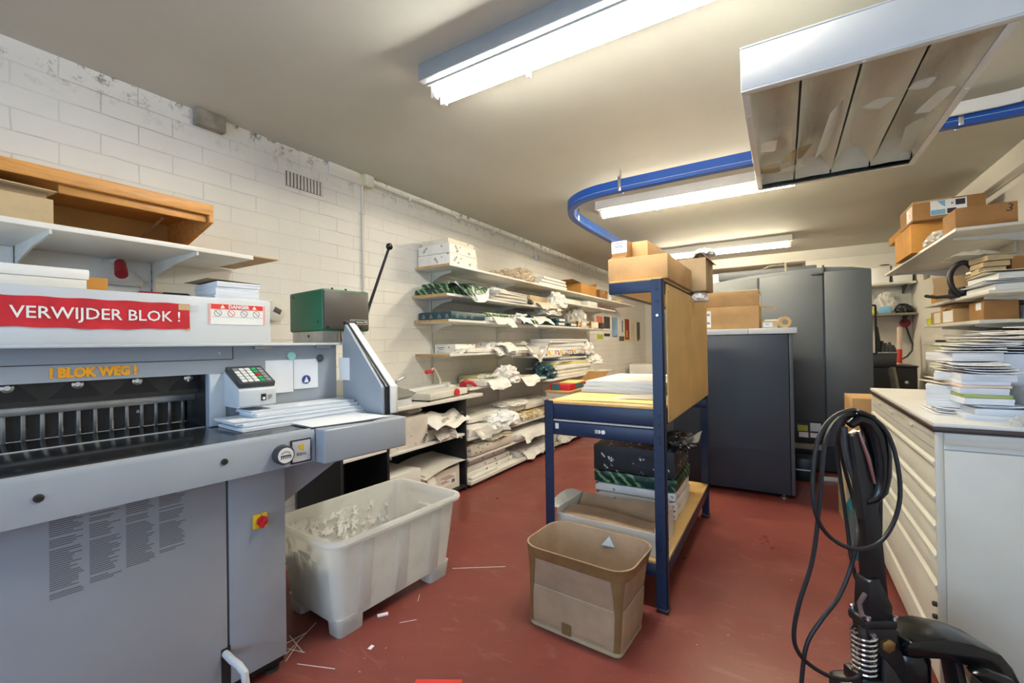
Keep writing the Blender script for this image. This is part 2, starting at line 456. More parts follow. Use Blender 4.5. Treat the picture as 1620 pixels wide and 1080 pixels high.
# wall behind the camera with its window opening
wb = B()
wb.box(XL, -2.3, YB-T, YB, 0, ZC).box(1.2, XR, YB-T, YB, 0, ZC).box(-2.3, 1.2, YB-T, YB, 0, .5).box(-2.3, 1.2, YB-T, YB, 2.4, ZC)
struct(wb.obj('wall_back', M['wall_plain']))
wf = B()
for x in (-2.3, -1.16, .0, 1.14): wf.box(x, x+.06, YB-.09, YB-.03, .5, 2.4)
wf.box(-2.3, 1.2, YB-.09, YB-.03, .5, .56).box(-2.3, 1.2, YB-.09, YB-.03, 2.34, 2.4)
struct(wf.obj('window_1', M['off']))
struct(B().box(XL, XR, 8.44, 8.70, 2.56, ZC, .004).obj('trim_1', M['wall_plain']))
struct(B().box(XR-.09, XR, 2.2, 8.43, 2.55, ZC, .008).obj('trim_2', M['wall_plain']))

# ------------------------------------------------------------------ daylight and lamps
w = bpy.data.worlds.new('sky'); S.world = w; w.use_nodes = True
w.node_tree.nodes['Background'].inputs[0].default_value = (.62, .76, 1, 1); w.node_tree.nodes['Background'].inputs[1].default_value = 1.0
def area(name, loc, rot, sx, sy, e, c):
    d = bpy.data.lights.new(name, 'AREA'); d.shape = 'RECTANGLE'; d.size = sx; d.size_y = sy; d.energy = e; d.color = c
    o = bpy.data.objects.new(name, d); COL.objects.link(o); o.location = loc; o.rotation_euler = rot; return o
area('window_daylight', (-.55, YB-.25, 1.5), (R(90), 0, R(180)), 3.3, 1.8, 48, (.45, .68, 1.0)).rotation_euler = (R(-90), 0, R(180))
area('fill_behind_camera', (-.7, -.9, 2.62), (0, 0, 0), 1.5, .12, 3, (1, .96, .86))  # weak added fill light behind the camera, no fixture stands there
M['tube'] = emit('lit_warm_fluorescent_tube', 'ffefd0', 92); M['tube_cool'] = emit('lit_cool_fluorescent_tube', 'fffaf0', 66)
M['fix'] = pm('white_lamp_enamel', 'e9e8e0', .35, 0, .03, 4)
M['fix_grey'] = pm('grey_galvanised_channel', 'a9afb1', .4, .3, .05, 4)
def lamp(x0, x1, y0, label, tm='tube', sc=None):
    t = thing('fluorescent_light', label, 'ceiling light', ((x0+x1)/2, y0+.1, ZC), 0, 'twin tube fluorescent ceiling lights')
    h = (x1-x0)/2
    B().box(-h, h, -.055, .095, -.075, 0, .004).obj('channel', M['fix'], t)
    B().box(-h-.01, h+.01, -.102, -.060, -.085, -.0, .004).obj('side_channel', M['fix_grey'] if tm == 'tube_cool' else M['fix'], t)
    b = B().prism([(-.055, -.0755), (.105, -.0755), (.118, -.094), (.112, -.094), (.098, -.081), (-.048, -.081), (-.055, -.092)], 0, -h, h)
    b.obj('reflector', M['fix'], t)
    for y in (-.012, .062):
        B().cyl((-h+.035, y, -.118), (h-.035, y, -.118), .016, 12).obj('tube', M[tm], t)
    for sx in (-1, 1):
        for y in (-.012, .062):
            B().box(sx*(h-.02)-.014, sx*(h-.02)+.014, y-.016, y+.016, -.142, -.078, .005).obj('lamp_holder', M['white'], t)
    for x in (-h*.35,):
        B().box(x-.008, x+.008, .092, .118, -.135, -.090, .003).obj('clip', M['white'], t)
    return t
lamp(-1.54, .04, 1.66, 'near fluorescent ceiling light, large and cut by the top of the picture', 'tube_cool')
lamp(-1.58, .11, 4.22, 'fluorescent ceiling light over the rack, second one back, behind blue rail')
lamp(-1.66, .11, 7.02, 'smallest fluorescent ceiling light, far back above the tall dark press')

# hanging reflector lamp
ex = thing('hanging_luminaire', 'large white hanging luminaire with glass pane and empty reflector troughs', 'luminaire', (.235, 2.41, 2.2))
hx, hy, hz = .352, .615, .150
b = B()
b.box(-hx, hx, -hy, -hy+.012, 0, hz, .004).box(-hx, hx, hy-.012, hy, 0, hz, .004)
b.box(-hx, -hx+.012, -hy+.012, hy-.012, 0, hz, .004).box(hx-.012, hx, -hy+.012, hy-.012, 0, hz, .004)
b.box(-hx, hx, -hy, hy, hz, hz+.008, .003)
b.obj('housing', M['white'], ex)
b = B()
fw = .026
b.box(-hx, hx, -hy, -hy+fw, -.007, 0, .002).box(-hx, hx, hy-fw, hy, -.007, 0, .002).box(-hx, -hx+fw, -hy+fw, hy-fw, -.007, 0, .002).box(hx-fw, hx, -hy+fw, hy-fw, -.007, 0, .002)
for x, y in ((-hx+.012, -hy+.2), (-hx+.012, hy-.3), (hx-.012, -.2), (hx-.012, hy-.2), (0, -hy+.012)): b.lathe([(0, -.012), (.006, -.011), (.006, -.007)], (x, y, 0), n=8)
b.obj('frame', M['off'], ex)
def hammered():
    k = N('hammered_aluminium'); k.base('f2f0e6').set(.55, 0)
    vo = k.n('TexVoronoi'); vo.inputs['Scale'].default_value = 110; k.l(k.co(), vo.inputs['Vector'])
    k.bump(vo.outputs['Distance'], .5, .004); return k.m
M['hammer'] = hammered()
M['alu_dull'] = pm('dull_grey_aluminium', 'e4e3da', .5, 0, .06, 5)
ntr = 4; wx = (2*hx-.03)/ntr
for i in range(ntr):
    x0 = -hx+.015+i*wx
    pr = []
    for q in range(9):
        a = q/8; pr.append((x0+.004+a*(wx-.008), .012+.105*math.sin(PI*(.5+.5*abs(2*a-1)**1.4))))
    tp = [(p[0], p[1]+.004) for p in pr][::-1]
    B().prism(pr+tp, 1, -hy+.03, hy-.09).obj('reflector_trough', M['hammer'], ex)
    # curved end cheek of the trough
    B().sheet(lambda u, v, x0=x0: (x0+.004+u*(wx-.008), hy-.09+.075*v**1.6, .012+(.118-.106*v)*(1-.25*abs(2*u-1))), 6, 5, .001).obj('end_cheek', M['alu_dull'], ex)
B().box(-hx+.014, hx-.014, -hy+.014, hy-.014, .128, .131).obj('inner_plate', M['alu_dull'], ex)
B().box(-hx+fw-.004, hx-fw+.004, -hy+fw-.004, hy-fw+.004, -.003, -.0005).obj('glass_pane', M['glass'], ex)
for x in (-.2, .2):
    B().cyl((x, .3, hz+.006), (x, .3, ZC-2.2), .003, 6).obj('suspension_wire', M['steel'], ex)
# paper scraps lying on the pane
def scrap(x, y, lx, ly, rz, mat, lab, tilt=0, name='paper_scrap'):
    b = B().sheet(lambda u, v: ((u-.5)*lx, (v-.5)*ly, .004*math.sin(3*u+2*v)+tilt*u), 3, 3, .0008)
    tag(b.obj(name, mat, None, (.235+x, 2.41+y, 2.2035), (0, 0, rz)), lab, 'paper', 'scraps on the luminaire glass')
scrap(-.28, -.02, .06, .11, .1, M['paper'], 'small white card on luminaire glass, nearest its left frame')
scrap(-.17, .20, .10, .16, .25, M['card_pale'], 'tan card scrap lying in the middle of the luminaire glass left end', .03)
scrap(-.28, .30, .09, .12, .0, M['card_pale'], 'pale brown card behind glass beside the left frame of the luminaire', .002)
scrap(-.19, .385, .11, .07, .5, M['paper'], 'white paper scrap on glass below the tan card', .02)
scrap(-.05, .02, .05, .50, .05, M['paper'], 'long white paper leaning in the first trough of the luminaire', .05)
scrap(.09, -.22, .07, .07, .5, M['paper'], 'little white paper bit in the middle of the luminaire glass', .004)
scrap(.20, -.30, .06, .06, .2, M['paper'], 'little white paper bit right of the middle on luminaire glass', .004)
scrap(.27, -.12, .05, .18, .2, M['paper'], 'white paper bit on luminaire glass at its right frame, near part', .004)
scrap(.27, .26, .06, .36, -.1, M['film'], 'crinkled clear film strip at far right on luminaire glass', .02)
# blue ceiling rail
rl = thing('ceiling_rail', 'curved bright blue rail hung below the ceiling', 'rail')
path = [(XR-.005, 3.60), (1.0, 3.6), (.3, 3.57), (-.3, 3.555), (-.9, 3.56), (-1.2, 3.57), (-1.38, 3.60), (-1.53, 3.67), (-1.66, 3.80), (-1.74, 3.98), (-1.785, 4.2), (-1.80, 4.5), (-1.80, 4.9), (-1.79, 5.6), (-1.78, 6.6), (-1.78, 7.8)]
def spl(p, k=4):
    o = []
    for i in range(len(p)-1):
        a, b_, c, d = [Vector((*p[max(0, min(len(p)-1, j))], 0)) for j in (i-1, i, i+1, i+2)]
        for s_ in range(k):
            t = s_/k
            o.append(.5*((2*b_)+(c-a)*t+(2*a-5*b_+4*c-d)*t*t+(3*b_-a-3*c+d)*t**3))
    o.append(Vector((*p[-1], 0))); return o
pp = spl(path)
def swp(b, pts, prof):
    rings = []
    for i, p in enumerate(pts):
        d = (pts[min(i+1, len(pts)-1)]-pts[max(i-1, 0)]).normalized(); s_ = Vector((d.y, -d.x, 0))
        rings.append([b.bm.verts.new(p+s_*a+Vector((0, 0, z))) for a, z in prof])
    n = len(prof)
    for A, C in zip(rings, rings[1:]):
        for k in range(n): b.bm.faces.new((A[k], A[(k+1) % n], C[(k+1) % n], C[k]))
    b.bm.faces.new(rings[0]); b.bm.faces.new(rings[-1][::-1]); bmesh.ops.recalc_face_normals(b.bm, faces=b.bm.faces[:]); return b
swp(B(), pp, [(-.032, 2.570), (.032, 2.570), (.032, 2.632), (-.032, 2.632)]).obj('upper_rail', M['rail_blue'], rl)
swp(B(), pp, [(-.026, 2.566), (.026, 2.566), (.026, 2.570), (-.026, 2.570)]).obj('white_liner', M['white'], rl)
swp(B(), pp, [(-.030, 2.540), (.030, 2.540), (.030, 2.566), (-.030, 2.566)]).obj('lower_rail', M['rail_blue'], rl)
for x, y, rz in ((-1.12, 3.565, 0), (-1.775, 4.16, R(80)), (.9, 3.6, 0), (-1.79, 6.2, R(90))):
    b = B().box(-.012, .012, -.040, -.034, 2.535, 2.66, .002).box(-.012, .012, .034, .040, 2.535, 2.66, .002).box(-.012, .012, -.04, .04, 2.633, 2.639).cyl((0, 0, 2.639), (0, 0, ZC), .006, 8)
    h_ = b.obj('hanger', M['chrome'], rl, (x, y, 0), (0, 0, rz))
b = B()
swp(b, [Vector((.55, 3.53, 0)), Vector((1.05, 3.53, 0)), Vector((1.13, 3.52, 0)), Vector((1.20, 3.40, 0)), Vector((1.30, 3.25, 0))], [(-.008, 2.585), (.008, 2.585), (.008, 2.655), (-.008, 2.655)])
tag(b.obj('trunking_cover', M['white']), 'bent white trunking cover beside the blue rail, right of the luminaire', 'trunking')
# ------------------------------------------------------------------ paper guillotine
CA = R(5.85); CO = Vector((-1.74, 1.05, 0)); CRZ = R(90)-CA
CUV = Vector((math.sin(CA), math.cos(CA), 0)); CVV = Vector((-math.cos(CA), math.sin(CA), 0))
def cw(u, v, z): return CO + CUV*u + CVV*v + Vector((0, 0, z))
cut = thing('paper_guillotine', 'large grey floor-standing paper guillotine cutting machine in the left foreground', 'paper cutter', CO, CRZ)
UL = -1.05
G = M['grey']
# cabinets
B().box(UL+.05, -.213, 0, .62, .06, .86, .004).obj('cabinet_door', G, cut)
b = B().box(-.206, 0, 0, .62, .06, .86, .004); b.obj('cabinet', G, cut)
B().box(UL+.06, -.004, .02, .60, .03, .06).obj('plinth', M['black'], cut)
for x in (UL+.1, -.04):
    for y in (.05, .55):
        B().lathe([(0, 0), (.03, 0), (.03, .012), (.012, .014), (.012, .031)], (x, y, 0), n=14).obj('foot', M['steel_dark'], cut)
B().prism([(0, .852), (.44, .852), (.32, .80), (.0, .64)], 1, .06, .56, .003).obj('side_gusset', G, cut)
# table
B().box(UL, .47, -.10, .60, .945, .97, .002).obj('table_top', M['steel_table'], cut)
pr = [(-.123, .846), (-.123, .958), (-.117, .970), (-.106, .975), (-.096, .975), (-.092, .970), (-.092, .846)]
B().prism(pr, 0, UL, .062).obj('front_panel', G, cut)
B().box(UL, .44, -.092, .58, .852, .945).obj('table_frame', G, cut)
B().box(.066, .47, -.188, .33, .838, .974, .008, 3).obj('table_extension', G, cut)
for x in (-.70, -.262):
    B().lathe([(.011, 0), (.011, .003), (.006, .004), (.006, .002), (0, .002)], (x, -.123, .913), (0, -1, 0), 14).obj('screw', M['steel_dark'], cut)
# knob and badge
kb = B().lathe([(.030, 0), (.036, .004), (.036, .030), (.033, .036), (0, .036)], (-.071, -.123, .900), (0, -1, 0), 28).obj('adjusting_knob', M['char'], cut)
kd = B().lathe([(0, .0362), (.0285, .0362), (.0285, .0375), (0, .0375)], (-.071, -.123, .900), (0, -1, 0), 28).obj('dial_face', M['white'], kb)
b = B().box(-.090, -.052, -.1612, -.1606, .897, .901)
for i in range(6): b.box(-.0895+i*.0070, -.0865+i*.0070, -.1612, -.1606, .888, .898)
for i in range(9):
    a = R(40+i*12.5); b.box(-.0025, .0025, -.1612, -.1606, -.0012, .0012, M=Matrix.Translation((-.071+.019*math.cos(a), 0, .897+.016*math.sin(a))) @ Matrix.Rotation(-(a+PI/2), 4, 'Y'))
b.obj('dial_symbol', M['ink'], kb)
bd = B().box(-.037, .045, -.128, -.123, .853, .944, .002).obj('badge', M['black'], cut)
B().box(-.031, .039, -.1295, -.128, .859, .938).obj('badge_face', M['grey_light'], bd)
B().prism([(-.010, .922), (.014, .924), (.014, .898), (-.0, .904)], 1, -.1303, -.1297).obj('badge_flag', M['yellow'], bd)
text('badge_lettering', 'IDEAL', .015, M['ink_grey'], bd, (.004, -.1297, .887), bold=.0004)
# fascia above the table
b = B()
b.box(UL, -.160, .33, .36, 1.195, 1.315).box(-.160, .43, .33, .40, .97, 1.315)
b.obj('fascia', G, cut)
B().box(-.158, -.098, .316, .331, .972, 1.193, .003).obj('slot_jamb', M['grey_light'], cut)
B().box(UL, -.064, .3285, .3305, 1.2535, 1.2565).obj('seam', M['steel_dark'], cut)
B().box(-.066, -.063, .3285, .3305, 1.256, 1.31).obj('seam', M['steel_dark'], cut)
text('warning_lettering', '! BLOK WEG !', .045, M['orange'], cut, (-.512, .328, 1.224), bold=.0030, sx=.84)
B().lathe([(.007, 0), (.006, .003), (0, .004)], (-.118, .33, 1.282), (0, -1, 0), 12).obj('screw', M['steel'], cut)
# ledge and upper housing
B().box(UL, .462, .26, .78, 1.312, 1.324, .003).obj('ledge', M['grey_light'], cut)
for x in (.010, .300):
    B().box(x, x+.075, .285, .315, 1.296, 1.3125, .004).obj('hinge', M['steel'], cut)
B().box(UL, .138, .42, .80, 1.324, 1.532, .006).obj('upper_housing', M['grey_light'], cut)
# knife beam, clamp, back gauge seen in the slot
B().box(UL+.05, -.16, .45, .49, 1.108, 1.25).obj('knife_beam', M['steel_dark'], cut)
for i, x in enumerate((-.716, -.543, -.370, -.197, -.889)):
    bo = B().prism([(x-.075, 1.128), (x+.075, 1.128), (x+.022, 1.19), (x-.018, 1.19)], 1, .4485, .4505).obj('knife_recess', M['black'], cut)
    B().lathe([(.0165, 0), (.0165, .010), (.0085, .012), (.0085, .006), (0, .006)], (x, .45, 1.178), (0, -1, 0), 16).obj('knife_bolt', M['chrome'], bo)
B().box(UL+.05, -.13, .485, .53, 1.076, 1.112, .003).obj('clamp_beam', M['steel'], cut)
B().box(UL+.05, -.10, .62, .66, .97, 1.20).obj('back_gauge', M['brown_dark'], cut)
b = B()
u0, u1 = -.815, -.175
for i in range(14):
    x = u0+(u1-u0)*i/13
    B().box(x-.006, x+.006, .592, .621, .9705, 1.09, .001).obj('gauge_finger', M['steel'], cut)
for x in (-.745, -.33): B().lathe([(.008, 0), (.007, .003), (0, .003)], (x, .62, 1.035), (0, -1, 0), 12).obj('gauge_screw', M['chrome'], cut)
B().box(-.150, -.100, .54, .546, .9705, 1.055).obj('side_gauge', M['grey'], cut)
B().box(-.162, -.155, .36, .62, .97, 1.20).obj('slot_cheek', M['black'], cut)
B().box(UL+.05, -.165, .352, .364, .9695, .9712).obj('cutting_stick', M['grey_light'], cut)
# keypad console
kc = B()
kc.prism([(.33, 1.20), (.315, 1.20), (.175, 1.135), (.165, 1.125), (.165, 1.06), (.185, 1.052), (.33, 1.052)], 0, -.104, .044, .003)
kc = kc.obj('control_console', M['grey_light'], cut)
kM = Matrix.Translation((-.03, .246, 1.172)) @ Matrix.Rotation(R(25), 4, 'X')
kp = B().box(-.072, .072, -.082, .078, -.002, .020, .003, M=kM).obj('keypad', M['char'], kc)
for r_ in range(5):
    for c_ in range(5):
        mt = M['white'] if c_ < 3 else (M['green_key'] if False else None)
        if c_ == 3: mt = pm('green_key', '2f9a5a', .4, 0, 0) if 'gk' not in M else M['gk']; M['gk'] = mt
        if c_ == 4: mt = M['char_key'] if 'char_key' in M else M.setdefault('char_key', pm('grey_key', '8d9294', .4, 0, 0))
        if c_ == 3 and r_ == 2: mt = M['red']
        if c_ == 0 and r_ == 4: mt = M['char_key'] if 'char_key' in M else M['white']
        x = -.046+c_*.024; y = -.062+r_*.026
        B().box(x-.0095, x+.0095, y-.010, y+.010, .0195, .0235, .001, M=kM).obj('key', mt, kc)
sw = B().box(-.018, .002, .1615, .166, 1.078, 1.106, .001).obj('rocker_switch', M['black'], kc)
B().box(-.0135, -.0025, .1605, .162, 1.082, 1.092).obj('rocker_mark', M['white'], sw)
B().box(.010, .026, .1625, .166, 1.082, 1.102, .001).obj('key_lock', M['steel'], kc)
# side guard with the slanted front
def inset(pts, d):
    c = Vector((sum(p[0] for p in pts)/len(pts), sum(p[1] for p in pts)/len(pts)))
    return [tuple(Vector(p)-(Vector(p)-c).normalized()*d) for p in pts]
gp = [(.27, .975), (.27, 1.34), (.243, 1.418), (-.062, 1.105), (-.062, .975)]
B().prism(gp, 0, .430, .446, .002).obj('guard_panel', G, cut)
gk = [(.262, 1.424), (-.074, 1.108), (-.074, .972), (.02, .972), (.02, 1.06), (.262, 1.33)]
B().prism(gk, 0, .446, .466, .002).obj('guard_gasket', M['black'], cut)
gh = [(.29, 1.428), (.262, 1.428), (-.080, 1.110), (-.080, .978), (-.05, .97), (.27, .97)]
B().prism(gh, 0, .466, .500, .004).obj('light_curtain_housing', M['white'], cut)
gh2 = [(.30, 1.420), (.275, 1.424), (-.070, 1.104), (-.070, .978), (.27, .97)]
B().prism(gh2, 0, .500, .516, .003).obj('light_curtain_cover', M['grey_light'], cut)
B().box(.445, .517, -.085, -.02, .966, .9765, .003).obj('guard_foot', M['black'], cut)
B().box(.446, .512, .262, .290, 1.418, 1.437, .004).obj('guard_cap', M['black'], cut)
B().box(.4285, .4302, .205, .300, 1.13, 1.245).obj('instruction_label', M['paper'], cut)
# main switch and pedal
sp = B().box(-.126, -.076, -.016, 0, .606, .660, .004).obj('main_switch', M['yellow'], cut)
b = B().lathe([(.019, 0), (.019, .012), (0, .012)], (-.099, -.016, .633), (0, -1, 0), 20).box(-.106, -.092, -.042, -.026, .612, .654, .003, M=Matrix.Translation((-.099, 0, .633)) @ Matrix.Rotation(R(25), 4, 'Y') @ Matrix.Translation((.099, 0, -.633)))
b.obj('switch_knob', M['red'], sp)
text('switch_mark', '0', .010, M['ink'], sp, (-.099, -.0163, .654))
pd = B().box(-.236, -.2055, -.001, .004, .06, .205).obj('pedal_slot', M['black'], cut)
B().tube([(-.222, .03, .185), (-.222, -.06, .185), (-.215, -.10, .180), (-.207, -.125, .16), (-.205, -.13, .12), (-.20, -.12, .07), (-.21, -.09, .045), (-.222, -.04, .04), (-.222, .03, .04)], .0125, 12).obj('foot_pedal', M['grey_light'], cut)
# small print on the door
for c_ in range(4):
    b = B(); g = random.Random(c_); x0 = -.668+c_*.085; z = .836
    zb = .585+c_*.012
    while z > zb:
        n_ = .074*g.uniform(.55, 1)
        if g.random() > .12: b.box(x0, x0+n_, -.0007, .0002, z-.0019, z+.0014)
        z -= .0062
    b.obj('printed_instructions', M['ink_grey'], cut)
# red banner
bw = B()
def ban(u, v):
    x = -.795+.597*u; z = 1.385+.110*v
    z += .003*math.sin(u*31)*(v-.5)+.004*math.sin(u*9)*(1-v)*.6
    return (x, .4172-.0025*abs(math.sin(u*17+v*2)), z)
bn = bw.sheet(ban, 40, 4, .0012).obj('warning_banner', pm('creased_red_banner', 'c0242f', .32, 0, .10, 14, .25, 18), cut)
text('banner_lettering', 'VERWIJDER BLOK !', .060, M['white'], bn, (-.470, .4135, 1.437), bold=.0005, sx=.95)
b = B().box(-.238, -.198, .4135, .4148, 1.468, 1.492).obj('tape_patch', M['tape_clear'], bn)
B().prism([(-.215, 1.381), (-.196, 1.395), (-.198, 1.379)], 1, .4125, .4140).obj('peeled_corner', M['card_pale'], bn)
B().box(-.197, -.165, .4185, .4198, 1.463, 1.492).obj('clear_tape', M['grey_light'], bn)
# danger sticker
dg = B().box(-.128, .112, .4178, .4198, 1.412, 1.505).obj('danger_sticker', M['white'], cut)
B().box(-.117, .101, .4170, .4178, 1.480, 1.503).obj('red_header', M['ink_red'], dg)
text('danger_lettering', 'DANGER', .0215, M['white'], dg, (-.004, .4168, 1.4915), bold=.0009)
for x in (-.071, .063):
    B().prism([(x-.010, 1.484), (x+.010, 1.484), (x, 1.501)], 1, .4164, .4171).obj('warning_triangle', M['paper_cream'], dg)
for i in range(4):
    x = -.090+i*.054
    c_ = [(x+.0145*math.cos(2*PI*k/24), .417, 1.4625+.0145*math.sin(2*PI*k/24)) for k in range(24)]
    b = B().tube(c_, .0009, 5, True); q = .0100
    b.tube([(x-q, .417, 1.4625+q), (x+q, .417, 1.4625-q)], .0010, 5)
    b.obj('prohibition_sign', M['ink_red'] if i == 1 else M['ink_grey'], dg)
B().box(-.117, .101, .4172, .4178, 1.4445, 1.4455).obj('rule_line', M['ink_grey'], dg)
for sx in (-.128, .102):
    b = B()
    for i in range(13):
        z = 1.412+i*.0070
        b.prism([(sx+.0005, z), (sx+.0095, z+.006), (sx+.0095, z+.0092), (sx+.0005, z+.0032)], 1, .4171, .4178)
    b.obj('striped_border', M['ink_red'], dg)

# papers and magnets on the fascia
def fasc(name, u0, u1, z0, z1, mat, lab, y=.3275, bend=.004, cat='paper'):
    b = B().sheet(lambda a, c: (u0+(u1-u0)*a, y-bend*math.sin(PI*a)*(1-c), z0+(z1-z0)*c), 6, 4, .0008)
    o = b.obj(name, mat, None, CO, (0, 0, CRZ)); return tag(o, lab, cat)
s_ = fasc('paper_sheet', .071, .200, 1.087, 1.243, M['paper_cool'], 'blank white sheet on guillotine front under the mint magnet, left of pair')
s_ = fasc('paper_sheet', .203, .326, 1.098, 1.243, M['paper_cool'], 'white sheet with a round blue sticker on guillotine front, right of pair')
st = B().lathe([(0, 0), (.0215, 0), (.0215, .0008), (0, .0008)], (.262, .3210, 1.142), (0, -1, 0), 24).obj('round_sticker', M['navy'], s_)
B().prism([(.250, 1.128), (.274, 1.128), (.262, 1.158)], 1, .3196, .3201).obj('sticker_figure', M['white'], st)
def magnet(u, z, r, mat, lab):
    o = B().lathe([(r, 0), (r, .005), (r*.8, .009), (0, .009)], (u, .325, z), (0, -1, 0), 24).obj('magnet', mat, None, CO, (0, 0, CRZ)); tag(o, lab, 'magnet')
magnet(.192, 1.262, .0205, M['mint'], 'round mint green magnet holding white sheets on the guillotine')
magnet(.337, 1.246, .0180, M['char'], 'round dark magnet at corner of the sheet with blue sticker')
# offcut strips along the fascia
sz = .9715
for k, (u0, u1, v0, v1, h) in enumerate([(-.135, .425, .06, .30, .012), (-.120, .425, .085, .305, .014), (-.150, .425, .10, .30, .013), (-.05, .425, .135, .31, .015), (-.06, .42, .15, .31, .012)]):
    b = B().pile(u1-u0, v1-v0, h-.0006, 4, .004, k, .35, M=Matrix.Translation(((u0+u1)/2, (v0+v1)/2, 0)))
    p = cw(0, 0, sz)
    tag(b.obj('paper_strip_bundle', M['stack_cool'], None, p, (0, 0, CRZ)), ['lowest', 'second lowest', 'middle', 'second highest', 'top'][k]+' long white paper bundle of the stack along the guillotine back', 'paper', 'trimmed strips on the guillotine table')
    sz += h
b = B().prism([(.052, -.112), (.075, .10), (.42, .06), (.425, -.105), (.30, -.172)], 2, .9748, .9775)
sb = thing('sheet_on_board', 'white paper sheet on a thin black board lying on the guillotine table', 'paper', CO, CRZ)
b.obj('black_board', M['char'], sb)
B().sheet(lambda u, v: (.060+.35*u, (-.106+.20*v)*(1-u)+(-.140+.185*v)*u-.012*math.sin(PI*u), .9792+.004*math.sin(PI*u)*v), 10, 5, .0008).obj('white_sheet', M['paper_cool'], sb)

# things on the upper housing
zt = 1.533
def hb(name, lab, cat, u, v, lx, ly, h, mat, rz=0, bev=.003, z=zt):
    t = thing(name, lab, cat, cw(u, v, z), CRZ+rz); B().box(-lx/2, lx/2, -ly/2, ly/2, 0, h, bev).obj('body', mat, t); return t
t = hb('flat_white_box', 'lower white flat box on the guillotine top, left end', 'box', -.75, .60, .47, .31, .035, M['off'])
t = hb('flat_white_box', 'upper white flat lidded box with yellowish tape on guillotine top, left end', 'box', -.748, .602, .48, .32, .038, M['white'], 0, .004, zt+.0355)
B().box(-.12, -.05, -.1612, -.1602, .004, .0365).obj('tape', M['paper_cream'], t)
B().box(-.12, -.05, -.16, .10, .0380, .0388).obj('tape', M['paper_cream'], t)
hb('small_carton', 'small orange-brown carton behind the white flat boxes on guillotine top', 'box', -.47, .62, .085, .10, .062, M['card_orange'], R(-8))
t = thing('screwdriver', 'black tool with red handle lying on the guillotine top', 'tool', cw(-.20, .60, zt), CRZ+R(-6))
B().tube([(-.13, 0, .014), (-.12, 0, .014), (-.05, 0, .014), (-.045, 0, .014)], [.006, .011, .011, .008], 12).obj('handle', M['red_dark'], t)
B().tube([(-.045, 0, .014), (-.04, 0, .014), (.05, 0, .013), (.06, 0, .011)], [.009, .0125, .0125, .006], 12).obj('grip', M['black'], t)
B().cyl((.06, 0, .011), (.14, 0, .007), .0035, 8).obj('blade', M['steel_dark'], t)
sz = zt+.0005
for k, (h, lx, ly) in enumerate([(.013, .19, .27), (.040, .185, .26), (.024, .185, .265)]):
    b = B().pile(lx, ly, h-.0006, 5, .0015, 20+k, .4)
    tag(b.obj('paper_stack', M['stack_cool'], None, cw(.005, .575, sz), (0, 0, CRZ+R(k-1))), ['bottom thin', 'middle thick', 'upper'][k]+' white paper stack on guillotine top above the danger sticker', 'paper', 'cut paper stacks on the guillotine top')
    sz += h
b = B().sheet(lambda u, v: (-.13+.23*u, -.13+.26*v, .003+.006*(1-u)), 3, 3, .0012)
tag(b.obj('cover_card', M['card_grey'], None, cw(0, .575, sz), (0, 0, CRZ+R(3))), 'grey card lying on top of the cut paper stack on the guillotine', 'card')
# wall-side fittings
o = thing('wall_fitting', 'pale rounded fitting with dark slot between paper stack and green machine', 'fitting', (XL, onX(435, 492, XL+.03).y, onX(435, 492, XL+.03).z))
b = B().lathe([(0, .05), (.05, .048), (.066, .04), (.07, .0)], (0, 0, 0), (1, 0, 0), 24)
for v in b.bm.verts: v.co.y *= 1.15
b.obj('body', M['off'], o)
B().box(.045, .054, -.02, .03, -.012, .022, .002, M=Matrix.Rotation(R(-25), 4, 'X')).obj('slot', M['char'], o)

# green paper drill
D = 2.33
def cp(x, y, d): r = _ray(x, y); return CP + r*d
c0 = cp(509.5, 523, D); cl = cp(452, 521, D*1.079); cr_ = cp(582, 521, D*1.091)
c0.z = cl.z = cr_.z = 0
ex_ = (cr_-c0); lx = ex_.length; ang = math.atan2(ex_.y, ex_.x); ly = (cl-c0).length*1.12; lx *= 1.05
gz = cp(509.5, 523, D).z; gh_ = cp(510, 455, D).z-gz
gr = thing('paper_drill', 'green bench paper drilling machine with dark front and ball-ended lever', 'machine', (c0.x, c0.y, 1.3245), ang)
z0 = gz-1.3245
B().box(.004, lx, .004, ly, z0, z0+gh_, .012, 3).obj('green_cover', M['green'], gr)
fp = B().box(.010, lx-.010, -.004, .006, z0+.010, z0+gh_-.008, .004).obj('front_plate', M['brown_front'], gr)
for x, z in ((.03, .018), (lx-.06, .018)): B().lathe([(.008, 0), (.007, .003), (0, .003)], (x, -.004, z0+z), (0, -1, 0), 10).obj('screw', M['black'], gr)
for x in (.07, .15): B().lathe([(.006, 0), (.006, .008), (0, .01)], (x, .02, z0+gh_), (0, 0, 1), 10).obj('top_screw', M['black'], gr)
for y, z in ((.05, .05), (ly-.05, .20)): B().lathe([(.006, 0), (.005, .004), (0, .004)], (.004, y, z0+z), (-1, 0, 0), 10).obj('side_screw', M['black'], gr)
pl = B().box(lx-.125, lx-.022, -.0055, -.0042, z0+.040, z0+.062).obj('name_plate', M['black'], gr)
b = B()
for a in ((lx-.127, lx-.020, z0+.0385, z0+.0405), (lx-.127, lx-.020, z0+.0615, z0+.0635), (lx-.127, lx-.125, z0+.0385, z0+.0635), (lx-.022, lx-.020, z0+.0385, z0+.0635), (lx-.106, lx-.104, z0+.0385, z0+.0635)): b.box(a[0], a[1], -.0064, -.0054, a[2], a[3])
b.box(lx-.122, lx-.109, -.0064, -.0054, z0+.050, z0+.052).box(lx-.1165, lx-.1145, -.0064, -.0054, z0+.043, z0+.059)
b.obj('plate_border', M['white'], pl)
text('plate_lettering', 'citoborma 190', .0125, M['white'], pl, (lx-.063, -.0062, z0+.051), bold=.0003)
